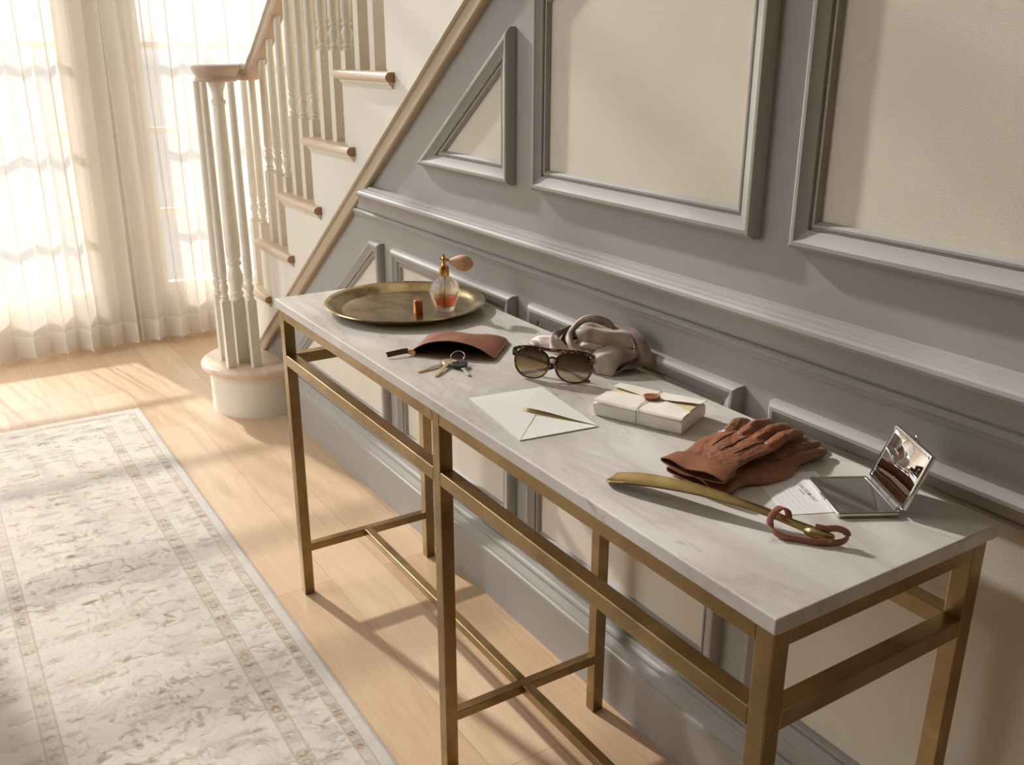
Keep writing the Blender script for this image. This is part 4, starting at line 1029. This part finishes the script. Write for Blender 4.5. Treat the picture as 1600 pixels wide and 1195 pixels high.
# --- shoehorn
sh = thing('shoehorn', 'long curved brass shoehorn with a rose leather strap near the table edge', 'shoehorn', (1.46, -0.30, ZT))
HO = Vector(sh.location)
HP = [Vector(p)-HO for p in [(1.3060, -0.3720, 0.8640), (1.3180, -0.3665, 0.8660), (1.3400, -0.3560, 0.8695), (1.3700, -0.3420, 0.8740), (1.4186, -0.3210, 0.8790), (1.4588, -0.3030, 0.8800), (1.4932, -0.2885, 0.8790), (1.5265, -0.2740, 0.8765), (1.5600, -0.2610, 0.8725), (1.5868, -0.2520, 0.8695)]]
HWd = [0.013, 0.0185, 0.0208, 0.0200, 0.0168, 0.0132, 0.0106, 0.0092, 0.0086, 0.0110]
HAng = [0.55, 0.65, 0.75, 0.80, 0.90, 1.0, 1.1, 1.15, 1.15, 1.0]
hc = catmull(HP, 8); K_ = len(hc)-1
def lerpl(L, t): x = t*(len(L)-1); i = min(int(x), len(L)-2); return L[i]*(1-(x-i))+L[i+1]*(x-i)
def hcs(u):
    x = u*K_; i = min(int(x), K_-1); return hc[i].lerp(hc[i+1], x-i)
def horn(u, v):
    p = hcs(u); t = (hcs(min(1, u+0.03))-hcs(max(0, u-0.03))).normalized(); sd = t.cross(Vector((0, 0, 1))).normalized(); up = sd.cross(t)
    w_ = lerpl(HWd, u); an = lerpl(HAng, u); r = w_/math.sin(an); a = (2*v-1)*an
    if u < 0.06: p = p+t*(0.006*(1-u/0.06))*(abs(2*v-1)**2)
    return p+sd*r*math.sin(a)+up*(r*(1-math.cos(a))-0.002)
hb = grid_sheet(horn, 90, 22, 0.0014, 'blade', 'horn_brass', sh)
MB().tube([p-HO for p in [Vector((1.5780, -0.2555, 0.8700)), Vector((1.5868, -0.2520, 0.8700)), Vector((1.6010, -0.2462, 0.8690)), Vector((1.6115, -0.2420, 0.8685)), Vector((1.6140, -0.2410, 0.8685))]], [0.0045, 0.0072, 0.0080, 0.0076, 0.0050], 16).build('handle_end', 'horn_brass', sh, smooth=True)
strp = [(1.5900, -0.2500, 0.8790), (1.6020, -0.2440, 0.8800), (1.6120, -0.2370, 0.8830), (1.6200, -0.2290, 0.8800), (1.6230, -0.2270, 0.8730), (1.6210, -0.2350, 0.8670), (1.6110, -0.2500, 0.8650), (1.5972, -0.2640, 0.8645), (1.5814, -0.2750, 0.8640), (1.5690, -0.2850, 0.8650), (1.5560, -0.2900, 0.8690), (1.5440, -0.2850, 0.8770), (1.5430, -0.2750, 0.8880), (1.5440, -0.2640, 0.8910), (1.5470, -0.2550, 0.8830), (1.5510, -0.2560, 0.8700)]
sp2 = catmull([Vector(p)-HO for p in strp], 8); st_ = MB(); R = []
for i, p in enumerate(sp2):
    t = (sp2[min(i+1, len(sp2)-1)]-sp2[max(i-1, 0)]).normalized(); u = i/(len(sp2)-1)
    ref = Vector((0, 0, 1)).lerp(Vector((-0.91, -0.41, 0.1)), max(0, min(1, (u-0.62)/0.12)))
    wv = (ref-t*ref.dot(t)).normalized(); nn = t.cross(wv)
    hw, ht = (0.0046, 0.0010)
    R.append([p+wv*a*hw+nn*b_*ht for a, b_ in ((-1, -0.6), (-0.85, -1), (0.85, -1), (1, -0.6), (1, 0.6), (0.85, 1), (-0.85, 1), (-1, 0.6))])
st_.rings(R).build('strap', 'strap_leather', sh, smooth=True, angle=40)

# --- card under the compact
cd = thing('note_card', 'white printed card with faint ruled lines, partly under the open compact mirror', 'card', (1.485, -0.1555, ZT), math.radians(-24.8))
cw, chh = 0.0655, 0.051
m = MB().box(-cw, cw, -chh, chh, 0.0001, 0.0007); m.build('card_sheet', 'card', cd)
rl = MB()
for i in range(5):
    y = -0.0420+0.0086*i; rl.box(-cw+0.012, cw-0.013-0.003*(i % 2), y-0.00018, y+0.00018, 0.0007, 0.00076)
rl.build('ruled_lines', 'inkline', cd)
def text(body_, x, y, size, name, mat, spacing=1.0):
    cu = bpy.data.curves.new(name, 'FONT'); cu.body = body_; cu.size = size; cu.space_character = spacing; cu.extrude = 0.00002; cu.offset = 0.00008; cu.resolution_u = 3
    to = bpy.data.objects.new('t', cu); col.objects.link(to); dg = bpy.context.evaluated_depsgraph_get(); dg.update()
    me = bpy.data.meshes.new_from_object(to.evaluated_get(dg)); bpy.data.objects.remove(to); bpy.data.curves.remove(cu)
    me.materials.clear(); o = mkobj(name, me, mat, cd); o.location = (x, y, 0.00074)
text('VACISSM EAY', -0.025, 0.0055, 0.0088, 'heading', 'ink', 1.1)
text('Lonmond', -0.009, -0.0002, 0.0044, 'subheading', 'ink')
for i, wd in ((0, 'Name'), (1, 'Phone'), (2, 'Date')): text(wd, -cw+0.010, -0.0414+0.0086*i, 0.0052, 'printed_word', 'ink')

# --- compact mirror
cm = thing('compact_mirror', 'open square silver compact mirror with its lid tilted back', 'compact mirror', (1.5385, -0.1095, ZT+0.0009), math.radians(-30))
CU, CV = 0.0585, 0.0435
def rrect(hx, hy, r, n=6):
    P = []
    for cx2, cy2, a0 in ((hx-r, hy-r, 0), (-hx+r, hy-r, PI/2), (-hx+r, -hy+r, PI), (hx-r, -hy+r, 1.5*PI)):
        for k in range(n+1): a = a0+PI/2*k/n; P.append((cx2+r*math.cos(a), cy2+r*math.sin(a)))
    return P
def shell(name, parent, thick, fn):
    m = MB(); R = []
    for (ins, z) in ((0.0015, 0.0), (0.0004, 0.0006), (0.0, 0.0016), (0.0, thick-0.0014), (0.0006, thick-0.0003), (0.0016, thick), (0.0048, thick), (0.0054, thick-0.0005), (0.0058, thick-0.0016)):
        R.append([fn(x, y, z) for x, y in rrect(CU-ins, CV-ins, 0.0035)])
    m.rings(R); o = m.build(name, 'silver', parent, smooth=True, angle=35)
    g_ = MB(); g_.prism(rrect(CU-0.0058, CV-0.0058, 0.001, 2), lambda a, b_, c: fn(a, b_, c), thick-0.0015, thick-0.0010); g_.build('mirror', 'mirror', o)
    b2 = MB(); q = rrect(CU-0.0085, CV-0.0085, 0.001, 2); q2 = rrect(CU-0.0088, CV-0.0088, 0.001, 2)
    return o
shell('base', cm, 0.0078, lambda x, y, z: (x, y, z))
ang = math.radians(110)
def lidf(x, y, z):      # closed lid folded open about the hinge at y=+CV
    # lid plane: distance from the hinge d = CV - y ; its mirror faces back over the base
    d = (y+CV); n = z-0.0075
    return (x, CV+0.0015-d*math.cos(ang)-n*math.sin(ang)*1.0, 0.0088+d*math.sin(ang)-n*math.cos(ang)*1.0)
lid = shell('lid', cm, 0.0075, lidf)
hg = MB()
for a, b_ in ((-0.046, -0.020), (-0.018, 0.018), (0.020, 0.046)): hg.tube([(a, CV+0.0012, 0.0086), (b_, CV+0.0012, 0.0086)], 0.0019, 12)
hg.build('hinge', 'silver', cm, smooth=True, angle=40)
cl = MB(); cl.box(-0.008, 0.008, -CV-0.0020, -CV+0.0006, 0.0022, 0.0062); cl.tube([(-0.0085, -CV-0.0016, 0.0055), (0.0085, -CV-0.0016, 0.0055)], 0.0011, 8); cl.build('clasp', 'silver', cm, bevel=0.0004)
lc = MB(); e0 = Vector(lidf(0.0, CV+0.0005, 0.0015)); e1 = Vector(lidf(0.0, CV+0.0065, 0.0062)); e2 = Vector(lidf(0, CV+0.004, 0.0040))
lc.tube([e0+Vector((-0.004, 0, 0)), e2+Vector((-0.001, 0, 0)), e1], 0.0011, 8); lc.tube([e0+Vector((0.006, 0, 0)), e2+Vector((0.003, 0, 0)), e1], 0.0010, 8); lc.build('catch', 'silver', lid, smooth=True)
